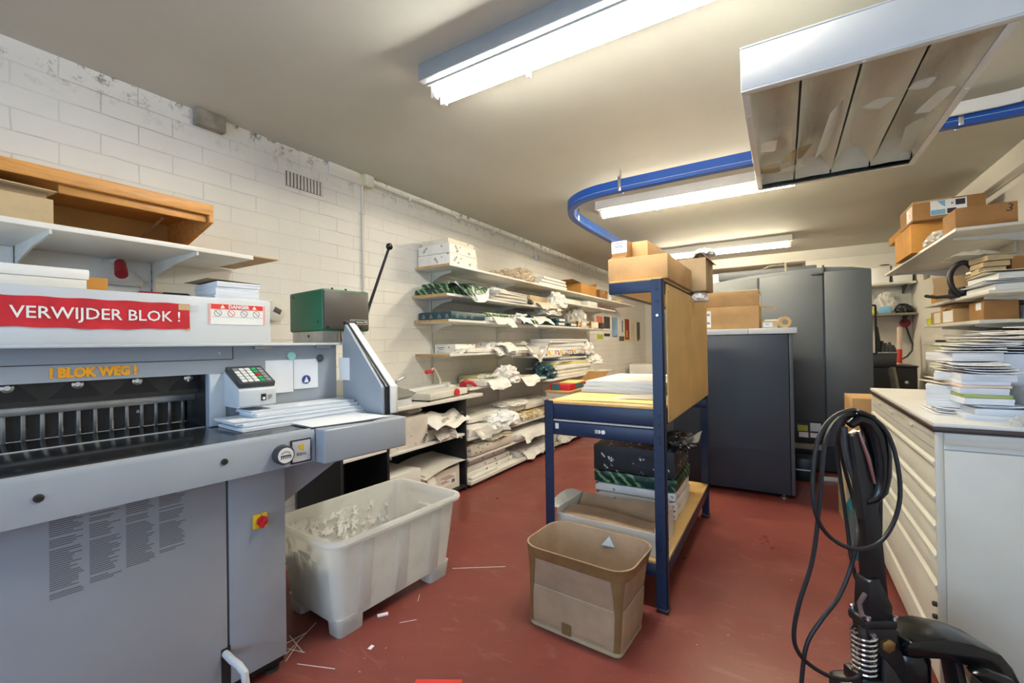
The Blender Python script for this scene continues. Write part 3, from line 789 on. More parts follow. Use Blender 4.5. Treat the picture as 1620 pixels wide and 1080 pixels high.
B().box(.012, lx*.42, .012, ly-.02, 0, z0).obj('base_left', M['steel'], gr)
B().box(lx*.42, lx*.92, .03, ly-.04, 0, z0).obj('base_column', M['off'], gr)
B().box(lx*.55, lx+.012, .045, ly-.06, .0, .045, .012, 3).obj('base_foot', M['grey_light'], gr)
B().lathe([(.010, 0), (.008, .002), (0, .002)], (.012, ly*.45, z0*.6), (-1, 0, 0), 10).obj('base_hole', M['black'], gr)
B().tube([(lx*.36, -.004, z0-.002), (lx*.355, -.008, z0-.03), (lx*.365, -.006, .004)], .004, 8).obj('power_cable', M['rubber'], gr)
kn = cp(616, 390, D*1.13); mi_ = gr.location
inv = (Matrix.Translation(mi_) @ Matrix.Rotation(ang, 4, 'Z')).inverted()
kl = inv @ kn; lv = inv @ cp(584, 484, D*1.11)
le = B().tube([lv+Vector((-.02, 0, -.06)), lv, kl], [.009, .009, .0075], 12).obj('lever', M['black'], gr)
b = B().lathe([(0, -.02)]+[(.021*math.cos(R(a)), .021*math.sin(R(a))) for a in range(-70, 90, 20)]+[(0, .021)], kl, (kl-lv).normalized(), 18); b.obj('ball_knob', M['black_gloss'], le)

# ------------------------------------------------------------------ wall shelf over the guillotine
def rail(y, z0, z1, label, group='slotted shelf rails on the left wall'):
    t = thing('shelf_rail', label, 'shelf rail', (XL, y, z0), 0, group)
    b = B().box(0, .014, -.013, -.009, 0, z1-z0).box(0, .014, .009, .013, 0, z1-z0).box(0, .003, -.009, .009, 0, z1-z0)
    z = .02
    while z < z1-z0-.03: b.box(.0028, .0036, -.003, .003, z, z+.014, mi=1); z += .05
    b.obj('channel', [M['off'], M['char']], t); return t
def bracket(parent, y, depth, z, drop=.13, mat=None):
    b = B().prism([(XL+.014, z), (XL+depth, z), (XL+depth, z-.018), (XL+depth*.55, z-.035), (XL+.05, z-.075), (XL+.028, z-drop), (XL+.014, z-drop)], 1, y-.004, y+.004)
    b.obj('bracket', mat or M['off'], parent)
rail(.529, 1.35, 1.80, 'vertical slotted rail over the guillotine, behind the white flat boxes')
rail(1.036, 1.35, 1.80, 'vertical slotted rail right of the red clamp on the left wall')
zs = 1.777
sh = thing('wall_shelf', 'white wall shelf over the guillotine carrying wooden tray and carton', 'shelf', (0, 0, 0))
B().box(XL+.015, XL+.53, -.45, 1.30, zs, zs+.022, .002).obj('board', M['white_lam'], sh)
for y in (.529, 1.036): bracket(sh, y, .525, zs, .17)
b = B().box(XL+.02, XL+.50, .80, 1.455, 0, .006, M=Matrix.Translation((0, 0, zs+.0225)))
tag(b.obj('hardboard_sheet', M['ply']), 'thin raw wooden board sticking out over the right end of the shelf above guillotine', 'board')
# long wooden tray
t = thing('wooden_tray', 'long orange varnished wooden tray standing on the shelf over the guillotine', 'tray', (XL, 0, zs+.029))
W_ = M['wood']; y0, y1 = -.42, 1.115
B().box(.02, .50, y0, y1, .185, .205, .003).obj('top_plank', W_, t)
B().box(.492, .512, y0, y1, .165, .218, .003).obj('front_rail', W_, t)
B().box(.470, .488, .56, y1-.02, .130, .165, .003).obj('inner_rail', W_, t)
B().box(.02, .04, y0, y1, 0, .185, .002).obj('back_panel', M['mdf'], t)
B().prism([(.02, 0), (.045, 0), (.51, .130), (.51, .185), (.02, .185)], 0, 0, .018, M=Matrix(((0, 1, 0, 0), (1, 0, 0, y1-.018), (0, 0, 1, 0), (0, 0, 0, 1)))).obj('end_panel', W_, t)
B().cyl((.06, .93, .035), (.44, .93, .128), .005, 8).obj('strut', M['steel'], t)
# carton left on the shelf
t = thing('flat_carton', 'pale flat cardboard carton at the left end of the shelf over guillotine', 'box', (XL+.34, .25, zs+.0225), R(2))
B().box(-.16, .18, -.42, .285, 0, .098, .003).obj('body', M['card_pale'], t)
B().sheet(lambda u, v: (-.14+.34*u, -.42+.71*v, .131+.010*u-.012*v*u), 4, 4, .004).obj('lid', M['card_pale'], t)
B().box(-.14, .16, -.41, .27, .098, .128).obj('lid_rim', M['card_grey'], t)
for k, (yy, bend) in enumerate(((-.03, .03), (-.10, .05))):
    b = B().sheet(lambda u, v: (-.12+.27*u, -.36+.50*v+yy, .004+bend*v*v*.5-.02*u*v), 4, 8, .001)
    tag(b.obj('paper_sheet', M['paper'] if k else M['paper_cool'], None, (XL+.34, .25, zs+.1685+.008*k), (0, 0, R(4*k))), ['lower curled white sheet on the pale carton over the guillotine', 'upper curled white sheet on the pale carton over the guillotine'][k], 'paper')
# red handled clamp on a bracket
p = onX(176, 412, XL)
t = thing('wall_clamp', 'red tubular handle on a white triangular wall bracket under the shelf', 'bracket', (XL, p.y, p.z))
B().prism([(-.10, -.115), (.13, -.115), (.13, -.09), (.03, .0), (.0, .02), (-.03, 0)], 0, .0, .014, .003).obj('bracket_plate', M['off'], t)
B().box(.0, .026, -.10, .12, -.125, -.110).obj('lower_bar', M['steel'], t)
B().tube([(.01, 0, -.005), (.09, .004, -.012)], .016, 12).obj('spindle', M['off'], t)
B().tube([(.09, .004, -.012), (.115, .0, -.024), (.12, -.001, -.027), (.205, -.022, -.092), (.209, -.023, -.095)], [.012, .012, .023, .0265, .024], 18).obj('red_handle', M['red_dark'], t)
# ------------------------------------------------------------------ fittings on the left wall
def yl(px, X=-2.52, py=500): return onX(px, py, X).y
WP, WPT = M['wall_plain'], M['off']
p = onX(575, 286, XL)
t = thing('junction_box', 'small cream junction box at the ceiling end of the wall conduit', 'junction box', (XL, p.y+.02, p.z-.0))
B().box(0, .05, -.05, .05, -.055, .045, .006).obj('body', pm('aged_cream_plastic', 'd8d2a8', .5, 0, .05), t)
B().box(.05, .056, -.044, .044, -.049, .039, .003).obj('cover', M['off'], t)
t = thing('wall_conduit', 'white conduit running down the block wall behind the green machine', 'pipe', (XL, 2.462, 0))
B().cyl((.014, 0, .02), (.014, 0, 2.62), .011, 10).obj('pipe', WP, t)
for z in (.4, 1.2, 1.88, 2.4): B().box(0, .028, -.016, .016, z-.012, z+.012, .003).obj('pipe_clip', M['off'], t)
b = B().tube([(XL+.018, 2.57, 2.672), (XL+.018, 4, 2.668), (XL+.018, 5.33, 2.662), (XL+.03, 5.40, 2.645), (XL+.03, 5.42, 2.57), (XL+.04, 5.42, 2.50)], .011, 8)
b.tube([(XL+.016, 2.57, 2.648), (XL+.016, 5.33, 2.640)], .006, 6)
t = thing('ceiling_cable', 'white cable run along the top of the left wall, ending in a drop', 'cable'); b.obj('cable', M['off'], t)
for y in (3.0, 3.7, 4.4, 5.0): B().box(XL, XL+.034, y-.012, y+.012, 2.636, 2.688, .003).obj('cable_clip', M['white'], t)
B().box(XL+.02, XL+.075, 5.39, 5.45, 2.47, 2.535, .01).obj('end_socket', M['grey_light'], t)
p0, p1 = onX(452, 270, XL), onX(510, 284, XL)
t = thing('air_brick', 'perforated red-brown air brick with vertical slots high in the white wall', 'air brick', (XL, p0.y, p0.z-.05))
L_ = p1.y-p0.y
B().box(0, .004, 0, L_, -.052, .052).obj('backing', pm('red_brown_brick', '7c564a', .9, 0, .25, 18), t)
b = None
for i in range(11):
    y = (i+.5)*L_/11
    B().box(.003, .014, y-.008, y+.007, -.052, .050, .002).obj('slat', WP, t)
p = onX(327, 190, XL)
B_ = B().box(0, .055, -.075, .085, -.05, .045, .004)
tag(B_.obj('wall_stub', pm('grimy_grey_block', '9a9486', .8, 0, .2, 14, .3, 30), None, (XL, p.y, p.z-.01)), 'small grimy grey block sticking out of the wall near ceiling', 'block')
p = onX(548, 275, XL)
b = B().box(0, .016, -.20, .18, -.055, .055, .006)
tag(b.obj('patch_panel', WP, None, (XL, p.y+.03, p.z+.0)), 'long white patch plate on the wall left of the junction box', 'plate')

# ------------------------------------------------------------------ shelving of the left wall
names = ['at the near left end of the paper shelves', 'second along the paper shelves', 'third along the paper shelves', 'far one, near the posters']
for y, n_ in zip((3.29, 4.447, 5.57, 7.40), names): rail(y, .30, 2.08, 'vertical slotted shelf rail on left wall, '+n_)
def shelf(z, y0, y1, label, depth=.43, br=(), raw=True, mat=None):
    t = thing('storage_shelf', label, 'shelf', (0, 0, 0), 0, None)
    B().box(XL+.015, XL+depth, y0, y1, z-.022, z, .002).obj('board', mat or M['white_lam'], t)
    if raw: B().box(XL+.017, XL+depth-.002, y0-.0025, y0+.001, z-.021, z-.001).obj('raw_end', M['ply'], t)
    for y in br: bracket(t, y, depth*.62, z-.0225, .09)
    return t
shelf(2.035, 3.065, 6.0, 'highest paper shelf on the left wall, near length with white boxes', br=(3.29, 4.447, 5.57))
shelf(2.035, 6.003, 8.8, 'highest paper shelf on left wall, far length with brown cartons', br=(7.4,), raw=False)
shelf(1.765, 3.02, 5.44, 'second highest shelf on left wall, holding leaf-green packs', br=(3.29, 4.447))
shelf(1.87, 5.45, 7.60, 'short far shelf just under the highest left shelf, white small boxes on it', br=(5.57, 7.4), raw=False)
shelf(1.535, 3.04, 7.35, 'third shelf down on left wall, holding dark teal packs', br=(3.29, 4.447, 5.57))
shelf(1.225, 3.05, 4.76, 'shelf above the red-handled trimmer with loose white wrappers', br=(3.29, 4.447))
shelf(1.150, 4.80, 6.60, 'far shelf carrying colourful flat boxes, left wall', br=(5.57,), raw=False)
shelf(.985, 5.10, 7.0, 'far low shelf with a stack of mixed papers, under colourful boxes', .45, (5.57,), raw=False)
shelf(.900, 3.30, 4.85, 'low shelf right of the red-handled trimmer with crumpled white packs', .46, (4.447,), raw=False)
shelf(.860, 4.87, 7.2, 'low far shelf behind the rack holding dark bag and red box', .50, (5.57,), raw=False)
shelf(.450, 3.21, 6.2, 'second lowest shelf on left wall, right of black cabinet, with patterned pack', .50, (3.29, 4.447, 5.57), raw=False)
shelf(.265, 3.21, 6.2, 'lowest hanging shelf on left wall, right of black cabinet', .50, (), raw=False)
t = thing('floor_platform', 'low white board platform on the floor along the left wall', 'platform', (0, 0, 0))
B().box(XL+.01, XL+.53, 3.20, 6.3, .036, .068, .002).obj('board', M['white_lam'], t)
B().box(XL+.48, XL+.50, 3.22, 6.3, .0, .036).obj('front_batten', M['edge_brown'], t)  # dark brown stands in for the shadow under the board's front edge
B().box(XL+.05, XL+.07, 3.22, 6.3, .0, .036).obj('rear_batten', M['ply'], t)

# --- wrapped packs, torn wrappers, wads
def flap(parent, loc, lx, ly, mat, seed=0, amp=.02, droop=.06, rz=0, nm='torn_wrapper', n=9, tilt=0):
    def ln(u): return .55+.75*abs(noise.noise((u*2.7+seed*1.3, seed*.7, .5)))+.25*noise.noise((u*7+seed, 2.2, seed))
    b = B().sheet(lambda u, v: Vector(((u-.5)*lx, (v)*ly*ln(u), tilt*v+.012*math.sin(5*u+seed)-droop*v*v))+crump((u*lx*3, v*ly*3, seed), amp, 5, seed)*(0.25+v)+crump((u, v, seed), amp*.4, 9, seed), n, n, .0009)
    return b.obj(nm, mat, parent, loc, (0, 0, rz), 22)
SEED = [0]
def pack(label, y0, y1, z, h, mat, x0=-2.92, x1=-2.54, cat='paper pack', name='paper_pack', rz=0, r=.012, amp=.004, torn=None, tm=None, tilt=0, group='wrapped paper packs on the left shelves', sag=0):
    SEED[0] += 1; sd = SEED[0]
    t = thing(name, label, cat, ((x0+x1)/2, (y0+y1)/2, z+.001), rz, group)
    o = B().soft(x1-x0, y1-y0, h, r, amp, 9, sd, sag=sag).obj('wrapped_body', mat, t, sharp=40)
    if tilt: o.rotation_euler[0] = tilt; o.location[2] += abs(math.sin(tilt))*(y1-y0)/2
    lx, ly = x1-x0, y1-y0
    g = random.Random(sd)
    if torn:
        if 'f' in torn:   # open wrapper hanging over the front edge
            flap(t, (lx/2-.01, 0, h*.9), ly*.8, .12, tm or mat, sd, .024, .085, R(-90))
        if 'n' in torn:   # near end
            flap(t, (0, -ly/2+.01, h*.8), lx*.85, .11, tm or mat, sd+1, .020, .05, R(180))
        if 'e' in torn:   # far end
            flap(t, (0, ly/2-.02, h*.85), lx*.85, .12, tm or mat, sd+2, .022, .05, 0)
        if 't' in torn:   # lifted wrapper on top
            flap(t, (0, 0, h+.014), lx*.8, .16, tm or mat, sd+3, .022, -.03, g.uniform(-.5, .5))
    return t
def sheets(label, y0, y1, z, h, mat=None, x0=-2.9, x1=-2.55, rz=0, layers=6, jit=.008, cat='paper', name='paper_stack', rot=2.5, group='loose paper stacks on the left shelves'):
    SEED[0] += 1
    b = B().pile(x1-x0, y1-y0, h, layers, jit, SEED[0], rot)
    return tag(b.obj(name, mat or M['stack'], None, ((x0+x1)/2, (y0+y1)/2, z+.001), (0, 0, rz)), label, cat, group)
def wad(label, loc, sx, sy, sz, mat, seed, cat='wrapper', name='crumpled_wrapper', amp=.45, group='crumpled wrappers on the left shelves'):
    b = B(); q = bmesh.new(); bmesh.ops.create_icosphere(q, subdivisions=4, radius=1)
    for v in q.verts:
        d = v.co.normalized(); P = d*1.6+Vector((seed*3, seed, 0))
        k = 1+amp*(1-2*abs(noise.noise(P*1.3)))*.7-amp*.45*abs(noise.noise(P*4.1))-amp*.25*abs(noise.noise(P*8))
        v.co = Vector((d.x*k*sx, d.y*k*sy, max(-.35, d.z*k)*sz))
    mz = min(v.co.z for v in q.verts)
    for v in q.verts: v.co.z -= mz
    b.merge(q)
    return tag(b.obj(name, mat, None, loc, (0, 0, 0), 14), label, cat, group)
def carton(name, label, loc, rz, lx, ly, h, mat, tape='x', bev=.003, cat='box', group=None, lid=None, marks_=None):
    t = thing(name, label, cat, loc, rz, group)
    B().box(-lx/2, lx/2, -ly/2, ly/2, 0, h, bev).obj('body', mat, t)
    if tape == 'x':
        B().box(-lx/2-.0008, lx/2+.0008, -.024, .024, h*.62, h+.0009, .0002).obj('tape', M['tape_clear'], t)
    if tape == 'y':
        B().box(-.024, .024, -ly/2-.0008, ly/2+.0008, h*.62, h+.0009, .0002).obj('tape', M['tape_clear'], t)
    return t
W, WC, WN = M['wrap'], M['wrap_cream'], M['wrap_clean']
# highest shelf
z = 2.036
t = pack('lowest white printed carton at the near end of highest left shelf', 3.09, 3.50, z, .100, W, -2.925, -2.535, 'box', 'ream_carton', r=.004, amp=.0012)
text('lettering', 'SEPA', .030, M['ink_grey'], t, (.03, -.2068, .042), (R(90), R(50), 0)); text('lettering', 'SEPA', .034, M['ink_grey'], t, (.1968, -.13, .05), (R(90), R(-45), R(90)))
t = pack('middle white printed carton of the stack on highest left shelf', 3.09, 3.49, z+.102, .085, W, -2.92, -2.54, 'box', 'ream_carton', r=.004, amp=.0015)
text('lettering', 'SEPA', .032, M['ink_grey'], t, (-.10, -.2018, .048), (R(90), R(-45), 0)); text('lettering', 'SEPA', .034, M['ink_grey'], t, (.1918, -.10, .045), (R(90), R(50), R(90)))
t = pack('top white pack with loose wrapper on the cartons of highest left shelf', 3.12, 3.52, z+.190, .058, WC, -2.91, -2.58, torn='e')
wad('small heap of brown-white paper bits left of the tan film, highest left shelf', (-2.62, 3.93, z), .08, .10, .035, M['film_tan'], 4)
wad('tan crinkled film wad on the highest left shelf, left of pair', (-2.64, 4.22, z), .12, .14, .075, M['film_tan'], 5)
wad('larger tan crinkled film wad on highest left shelf, beside white packs', (-2.63, 4.50, z), .13, .17, .105, M['film_tan'], 8)
for k in range(3): pack(['lowest', 'middle', 'top'][k]+' thin white pack behind tan film on the highest left shelf', 4.80+.06*k, 5.62-.02*k, z+k*.040, .037, WN, -2.92+.02*k, -2.54, torn='e' if k == 2 else None)
t = carton('brown_carton', 'open brown carton on the highest left shelf, far half', (-2.72, 6.40, z), 0, .38, .62, .155, M['card_orange'], None)
B().box(-.19, .19, .31, .314, .155, .20).obj('flap', M['card_orange'], t)
B().sheet(lambda u, v: (-.19+.38*u, -.31-.30*v, .155+.02*v), 3, 3, .003).obj('flap', M['card_dark'], t)
t = carton('brown_carton', 'brown carton at far side of the open one on highest left shelf', (-2.72, 7.08, z), 0, .36, .36, .14, M['card_dark'], 'x')
tag(B().box(-.05, .05, -.06, .06, 0, .115, .004).obj('small_box', M['white'], None, (-2.60, 7.42, z+.0005)), 'small white box beside the brown cartons on highest left shelf', 'box')
carton('flat_carton', 'flat tan carton at the far end of highest left shelf', (-2.72, 8.0, z), 0, .30, .40, .06, M['card_pale'], None)
# second shelf: leaf packs
z = 1.766
t = pack('lower leaf-green wrapped pack at the near end of second left shelf', 3.05, 3.62, z, .055, M['leaf'], -2.935, -2.545, amp=.006)
t = pack('upper tilted leaf-green wrapped pack on the near end of second left shelf', 3.10, 3.50, z+.058, .050, M['leaf'], -2.90, -2.60, amp=.006, rz=R(4), tilt=R(5))
t = thing('torn_leaf_wrapper', 'torn leaf-green wrapper with white inside hanging over second left shelf', 'wrapper', (-2.535, 3.18, z+.03))
def tw(u, v):
    a = u*1.05
    return Vector((.02+.10*math.sin(PI*u)*v+.02*v, -.06+.55*u, .075-.02*u-.17*v*math.sin(PI*min(1, u*1.15))**.8))+crump((u, v, 1), .020, 5, 3)
B().sheet(tw, 16, 8, .001).obj('inner_paper', M['paper_cool'], t, sharp=25)
B().sheet(lambda u, v: tw(.08+.30*u, .05+.90*v)+Vector((.008, 0, .004)), 6, 8, .001).obj('green_side', M['leaf'], t, sharp=25)
B().sheet(lambda u, v: tw(.45+.52*u, .02+.55*v)+Vector((.012, 0, .012)), 8, 6, .001).obj('pale_side', M['leaf_pale'], t, sharp=25)
flap(t, (-.15, .02, .065), .40, .30, M['leaf'], 5, .022, .0, R(-35), 'green_top')
for k in range(3):
    sheets(['lowest', 'middle', 'top'][k]+' loose white sheet stack right of the torn leaf wrapper', 3.72+.03*k, 4.42-.02*k, z+k*.032, .030, M['stack'] if k != 1 else M['paper_cream'], -2.90, -2.50+.012*k, R(3*k-2))
wad('white crumpled wrapper on top of loose sheets, second left shelf', (-2.68, 3.95, z+.098), .13, .22, .035, WN, 12)
wad('dark brown crumpled wrapper at end of loose sheets, second left shelf', (-2.57, 4.50, z), .07, .10, .05, M['brown_front'], 15)
pack('long cream pack lying along the second left shelf, far part', 4.60, 5.40, z, .05, WC, -2.90, -2.53, torn='fe', tm=M['wrap_cream'])
carton('flat_carton', 'greyish flat carton under the highest shelf, second left shelf far part', (-2.76, 4.96, z+.057), 0, .30, .55, .075, M['card_pale'], None)
wad('white torn wrapper sticking out before the short far shelf', (-2.56, 5.30, z), .10, .16, .13, WN, 17, amp=.8)
z = 1.871
carton('flat_carton', 'white flat carton on the short far shelf', (-2.72, 5.85, z), 0, .34, .55, .055, M['off'], None)
carton('flat_carton', 'small white box at the far end of the short far shelf', (-2.62, 6.55, z), 0, .18, .40, .075, M['white'], None)
# third shelf: teal packs
z = 1.536
def tri(parent, x, ypos, zz, s_, axis):
    b = B(); w_ = .012
    pts = [(-s_, -s_*.8), (s_, -s_*.8), (0, s_)]
    for i in range(3):
        a_, c_ = Vector(pts[i]), Vector(pts[(i+1) % 3])
        if axis == 'y': b.tube([(x+a_.x, ypos, zz+a_.y), (x+c_.x, ypos, zz+c_.y)], .0016, 5)
        else: b.tube([(x, ypos+a_.x, zz+a_.y), (x, ypos+c_.x, zz+c_.y)], .0016, 5)
    b.obj('printed_triangle', M['grey_light'], parent)
t = pack('dark teal pack with white triangles at near end of third left shelf', 3.09, 3.62, z, .075, M['teal_wrap'], -2.93, -2.53, torn='e', tm=M['teal_wrap'])
for x in (-.13, -.04, .06, .15): tri(t, x, -.268, .032, .017, 'y')
for y in (-.18, -.07, .04): tri(t, .203, y, .035, .018, 'x')
pack('dark leaf-green pack behind the white torn packs, third left shelf', 3.70, 4.55, z+.055, .045, M['leaf'], -2.92, -2.60, amp=.005)
pack('flat white pack under the dark leaf-green pack, third left shelf', 3.68, 4.50, z, .052, WN, -2.93, -2.62)
pack('white torn pack in front, third left shelf, next to teal pack', 3.66, 4.08, z, .050, WN, -2.74, -2.50, torn='fne', tm=M['wrap_clean'])
pack('white-green torn pack in the middle of third left shelf', 4.12, 4.60, z, .070, WN, -2.72, -2.50, torn='ft', tm=M['paper_cool'])
wad('grey-green crumpled wrapper at shelf front before the second teal pack', (-2.50, 4.46, z), .05, .16, .035, M['leaf_pale'], 23)
t = pack('second dark teal pack with triangles, middle of third left shelf', 4.64, 5.17, z, .115, M['teal_wrap'], -2.92, -2.58, torn='f', tm=M['wrap_clean'])
for y in (-.22, -.06, .1): tri(t, .176, y, .07, .026, 'x')
for k, (y, z_) in enumerate(((5.35, 0), (5.37, .052), (5.75, 0))):
    t = pack(['lower teal packet with white label in front on third left shelf', 'upper teal packet with white label in front on third left shelf', 'single teal packet with white label right of the pair, third left shelf'][k], y-.16, y+.16, z+z_, .048, M['teal_wrap'], -2.72, -2.51)
    B().box(.1045, .1065, -.09, .09, .010, .040).obj('label', M['paper_cool'], t)
wad('white torn wrapper draped over the second teal pack, third left shelf', (-2.60, 5.15, z+.13), .10, .22, .07, WN, 27, amp=.7)
wad('white plastic bag above the gold clutter on third left shelf', (-2.70, 6.25, z+.001), .14, .22, .21, M['film'], 31)
for k, (y, x, s_, m_) in enumerate(((6.05, -2.60, .06, 'gold'), (6.2, -2.56, .05, 'white'), (6.4, -2.60, .07, 'gold'), (6.62, -2.57, .06, 'paper_cream'), (6.72, -2.66, .07, 'card_orange'), (6.9, -2.57, .06, 'brown_front'))):
    nm = ['gold-brown small box', 'white small box', 'second gold-brown small box', 'cream small box', 'orange-brown small box', 'dark brown small box'][k]
    tag(B().box(-s_, s_, -s_*1.3, s_*1.3, 0, s_*1.5, .004).obj('small_box', M[m_], None, (x, y, z+.0008), (0, 0, R(k*17))), nm+' in the clutter at far end of third left shelf', 'box', 'clutter on the third left shelf')
# shelf over the trimmer
z = 1.226
t = pack('white labelled carton on the shelf over the red-handled trimmer', 3.30, 3.62, z, .085, W, -2.92, -2.66, 'box', 'ream_carton', r=.004, amp=.001)
B().box(-.10, .02, -.1625, -.1615, .02, .07).obj('label', M['paper_cool'], t)
b = B().box(-.095, .0, -.1632, -.1627, .050, .056).box(-.08, -.02, -.1632, -.1627, .034, .040); b.obj('label_print', M['ink_grey'], t)
pack('white torn pack left end on the shelf over the trimmer', 3.30, 3.78, z, .040, WN, -2.66, -2.52, torn='n')
pack('flat white pack in the middle of the shelf over the trimmer', 3.66, 4.15, z, .055, WN, -2.90, -2.54, torn='ft', tm=M['wrap'])
pack('white printed torn pack hanging over the front of shelf over the trimmer', 3.80, 4.10, z+.058, .035, W, -2.78, -2.50, torn='fn', tm=M['wrap'])
pack('flat white pack at far end of the shelf over the trimmer', 4.18, 4.72, z, .045, WN, -2.90, -2.54, torn='te', tm=M['wrap_clean'])
t = thing('hanging_film', 'clear crinkled film hanging from the far end of the shelf over the trimmer', 'film', (-2.515, 4.36, z+.04))
B().sheet(lambda u, v: Vector((.03+.03*math.sin(6*u)*v+.05*v, .55*u-.05, .01-.18*v*math.sin(PI*u)**.6))+crump((u, v, 4), .03, 5, 2), 12, 8, .0009).obj('film_sheet', M['film'], t, sharp=20)
# colourful boxes
z = 1.151
for k, (y, l_) in enumerate(((4.98, .34), (5.34, .30), (5.78, .34), (6.2, .3))):
    tag(B().box(-.14, .14, -l_/2, l_/2, 0, .062, .002).obj('printed_box', M['colour_print'], None, (-2.67, y, z+.0008), (0, 0, R(3*k-4))), ['nearest', 'second', 'third', 'farthest'][k]+' colourful flat printed box on the far shelf of the left wall', 'box', 'colourful flat boxes')
for k in range(3):
    sheets(['lowest', 'middle', 'topmost'][k]+' white board bundle lying above the colourful boxes', 5.0+.04*k, 6.15+.1*k, z+.0645+k*.05, .048, M['stack'], -2.88+.02*k, -2.58+.015*k, R(k-1), 3)
wad('white crumpled wrapper at far end of the colourful boxes', (-2.60, 6.40, z), .09, .18, .12, WN, 41, amp=.6)
# mixed paper stack
z = .986
for k, (h, m_) in enumerate(((.03, 'stack'), (.028, 'paper_yellow'), (.03, 'stack'), (.012, 'char'), (.03, 'stack'), (.012, 'card_grey'), (.02, 'char'))):
    zz = z+sum(q for q, _ in ((.03, 0), (.028, 0), (.03, 0), (.012, 0), (.03, 0), (.012, 0), (.02, 0))[:k])+.0005*k
    sheets(['lowest white', 'yellow', 'white layer above the yellow', 'lower dark', 'upper white', 'grey-brown', 'top dark'][k]+' layer of the mixed paper stack on the far low shelf', 5.25+.02*k, 6.35-.03*k, zz, h, M[m_], -2.86, -2.52, R(2*(k % 3)-2), 2)
wad('pale paper heap right of the mixed paper stack, far low shelf', (-2.62, 6.62, z), .13, .24, .10, WN, 43, amp=.6)

# ------------------------------------------------------------------ worktop cabinet and trimmer
t = thing('open_cabinet', 'black open cabinet with white shelves under the trimmer worktop', 'cabinet', (0, 0, 0))
x0, x1, y0, y1 = XL+.03, -2.45, 1.85, 3.18
Kb = M['press_dark']
for y in (y0, 2.245, y1-.022): B().box(x0, x1, y, y+.022, .0, .818).obj('upright_panel', Kb, t)
B().box(x0, x0+.012, y0+.022, y1-.022, .0, .818).obj('back_panel', Kb, t)
B().box(x0+.012, x1, y0+.022, y1-.022, .03, .05).obj('bottom_panel', Kb, t)
B().box(x0+.012, x1-.002, 2.267, y1-.023, .492, .512, .002).obj('shelf', M['white_lam'], t)
B().box(x0+.012, x1-.002, y0+.022, 2.245, .54, .558, .002).obj('shelf', M['white_lam'], t)
for y in (2.30, 3.14): B().box(x1-.04, x1-.02, y-.006, y+.006, .468, .491).obj('shelf_peg', M['white'], t)
t = thing('worktop', 'long white worktop carrying the red-handled trimmer', 'worktop', (0, 0, 0))
B().box(XL+.02, -2.43, 1.80, 3.42, .8185, .846, .003).obj('board', M['white_lam'], t)
# trimmer
zt2 = .847
g_ = thing('paper_trimmer', 'white paper trimmer with red handles on the worktop', 'paper trimmer', (-2.655, 2.98, zt2), R(7))
O_ = M['off']
B().box(-.19, .195, -.33, .26, .012, .066, .006).obj('base', O_, g_)
B().box(-.188, .188, .255, .268, .01, .060, .003).obj('end_plate', M['grey_light'], g_)
for x in (-.16, .16):
    for y in (-.30, .23): B().cyl((x, y, 0), (x, y, .013), .014, 12).obj('foot', M['black'], g_)
B().prism([(-.022, .066), (.03, .066), (.03, .085), (.018, .100), (-.012, .100), (-.022, .09)], 1, -.36, .24, .003, M=Matrix.Translation((-.03, 0, 0))).obj('clamp_bar', M['grey_light'], g_)
for y in (-.355, .235): B().box(-.075, .02, y-.012, y+.012, .055, .108, .004).obj('bar_end', O_, g_)
B().tube([(-.03, .15, .10), (-.03, .15, .14), (-.028, .10, .20), (-.025, .06, .245), (-.02, .02, .25), (-.01, -.01, .235)], .008, 10).obj('clamp_lever', O_, g_)
B().tube([(-.025, -.07, .222), (-.022, .02, .225)], .018, 16).obj('red_grip', M['red'], g_)
B().tube([(-.11, -.36, .07), (-.11, -.40, .12), (-.10, -.38, .17), (-.07, -.30, .20)], .010, 10).obj('rear_lever', M['steel'], g_)
B().lathe([(.0, 0), (.033, 0), (.033, .014), (.028, .022), (0, .022)], (.195, .06, .040), (1, 0, 0), 20).obj('red_knob', M['red'], g_)
b = B().box(.10, .17, .268, .30, .03, .11, .008)
b.obj('blade_block', M['red_dark'], g_)
b = B().tube([(.13, .285, .10), (.15, .32, .112), (.18, .37, .095), (.20, .41, .065)], [.022, .022, .020, .014], 12); b.obj('blade_handle', M['red'], g_)
B().box(.09, .19, .266, .276, .0, .03, .003).obj('blade_guide', M['steel_dark'], g_)
t = thing('metal_tray', 'grey metal machine with tray beside the trimmer on the worktop, partly hidden', 'machine', (-2.66, 2.30, zt2))
B().box(-.20, .05, -.18, .16, 0, .10, .006).obj('body', M['grey_light'], t)
B().box(-.22, -.02, -.20, .16, .10, .215, .01).obj('upper_body', M['off'], t)
B().sheet(lambda u, v: (.0+.20*u, -.16+.42*v, .10-.035*u+.025*(abs(2*v-1)**6)), 6, 8, .004).obj('tray', M['steel'], t)
B().box(.14, .19, -.10, .22, 0, .05, .003).obj('tray_support', M['grey_light'], t)
tag(B().box(-.012, .012, -.012, .012, 0, .022, .003).obj('bolt', M['steel_dark'], None, (-2.46, 2.70, zt2)), 'small dark bolt standing at worktop edge before the trimmer', 'bolt')
pack('white printed roll-shaped pack behind the trimmer handle', 3.02, 3.42, zt2, .075, W, -2.93, -2.74, r=.03)
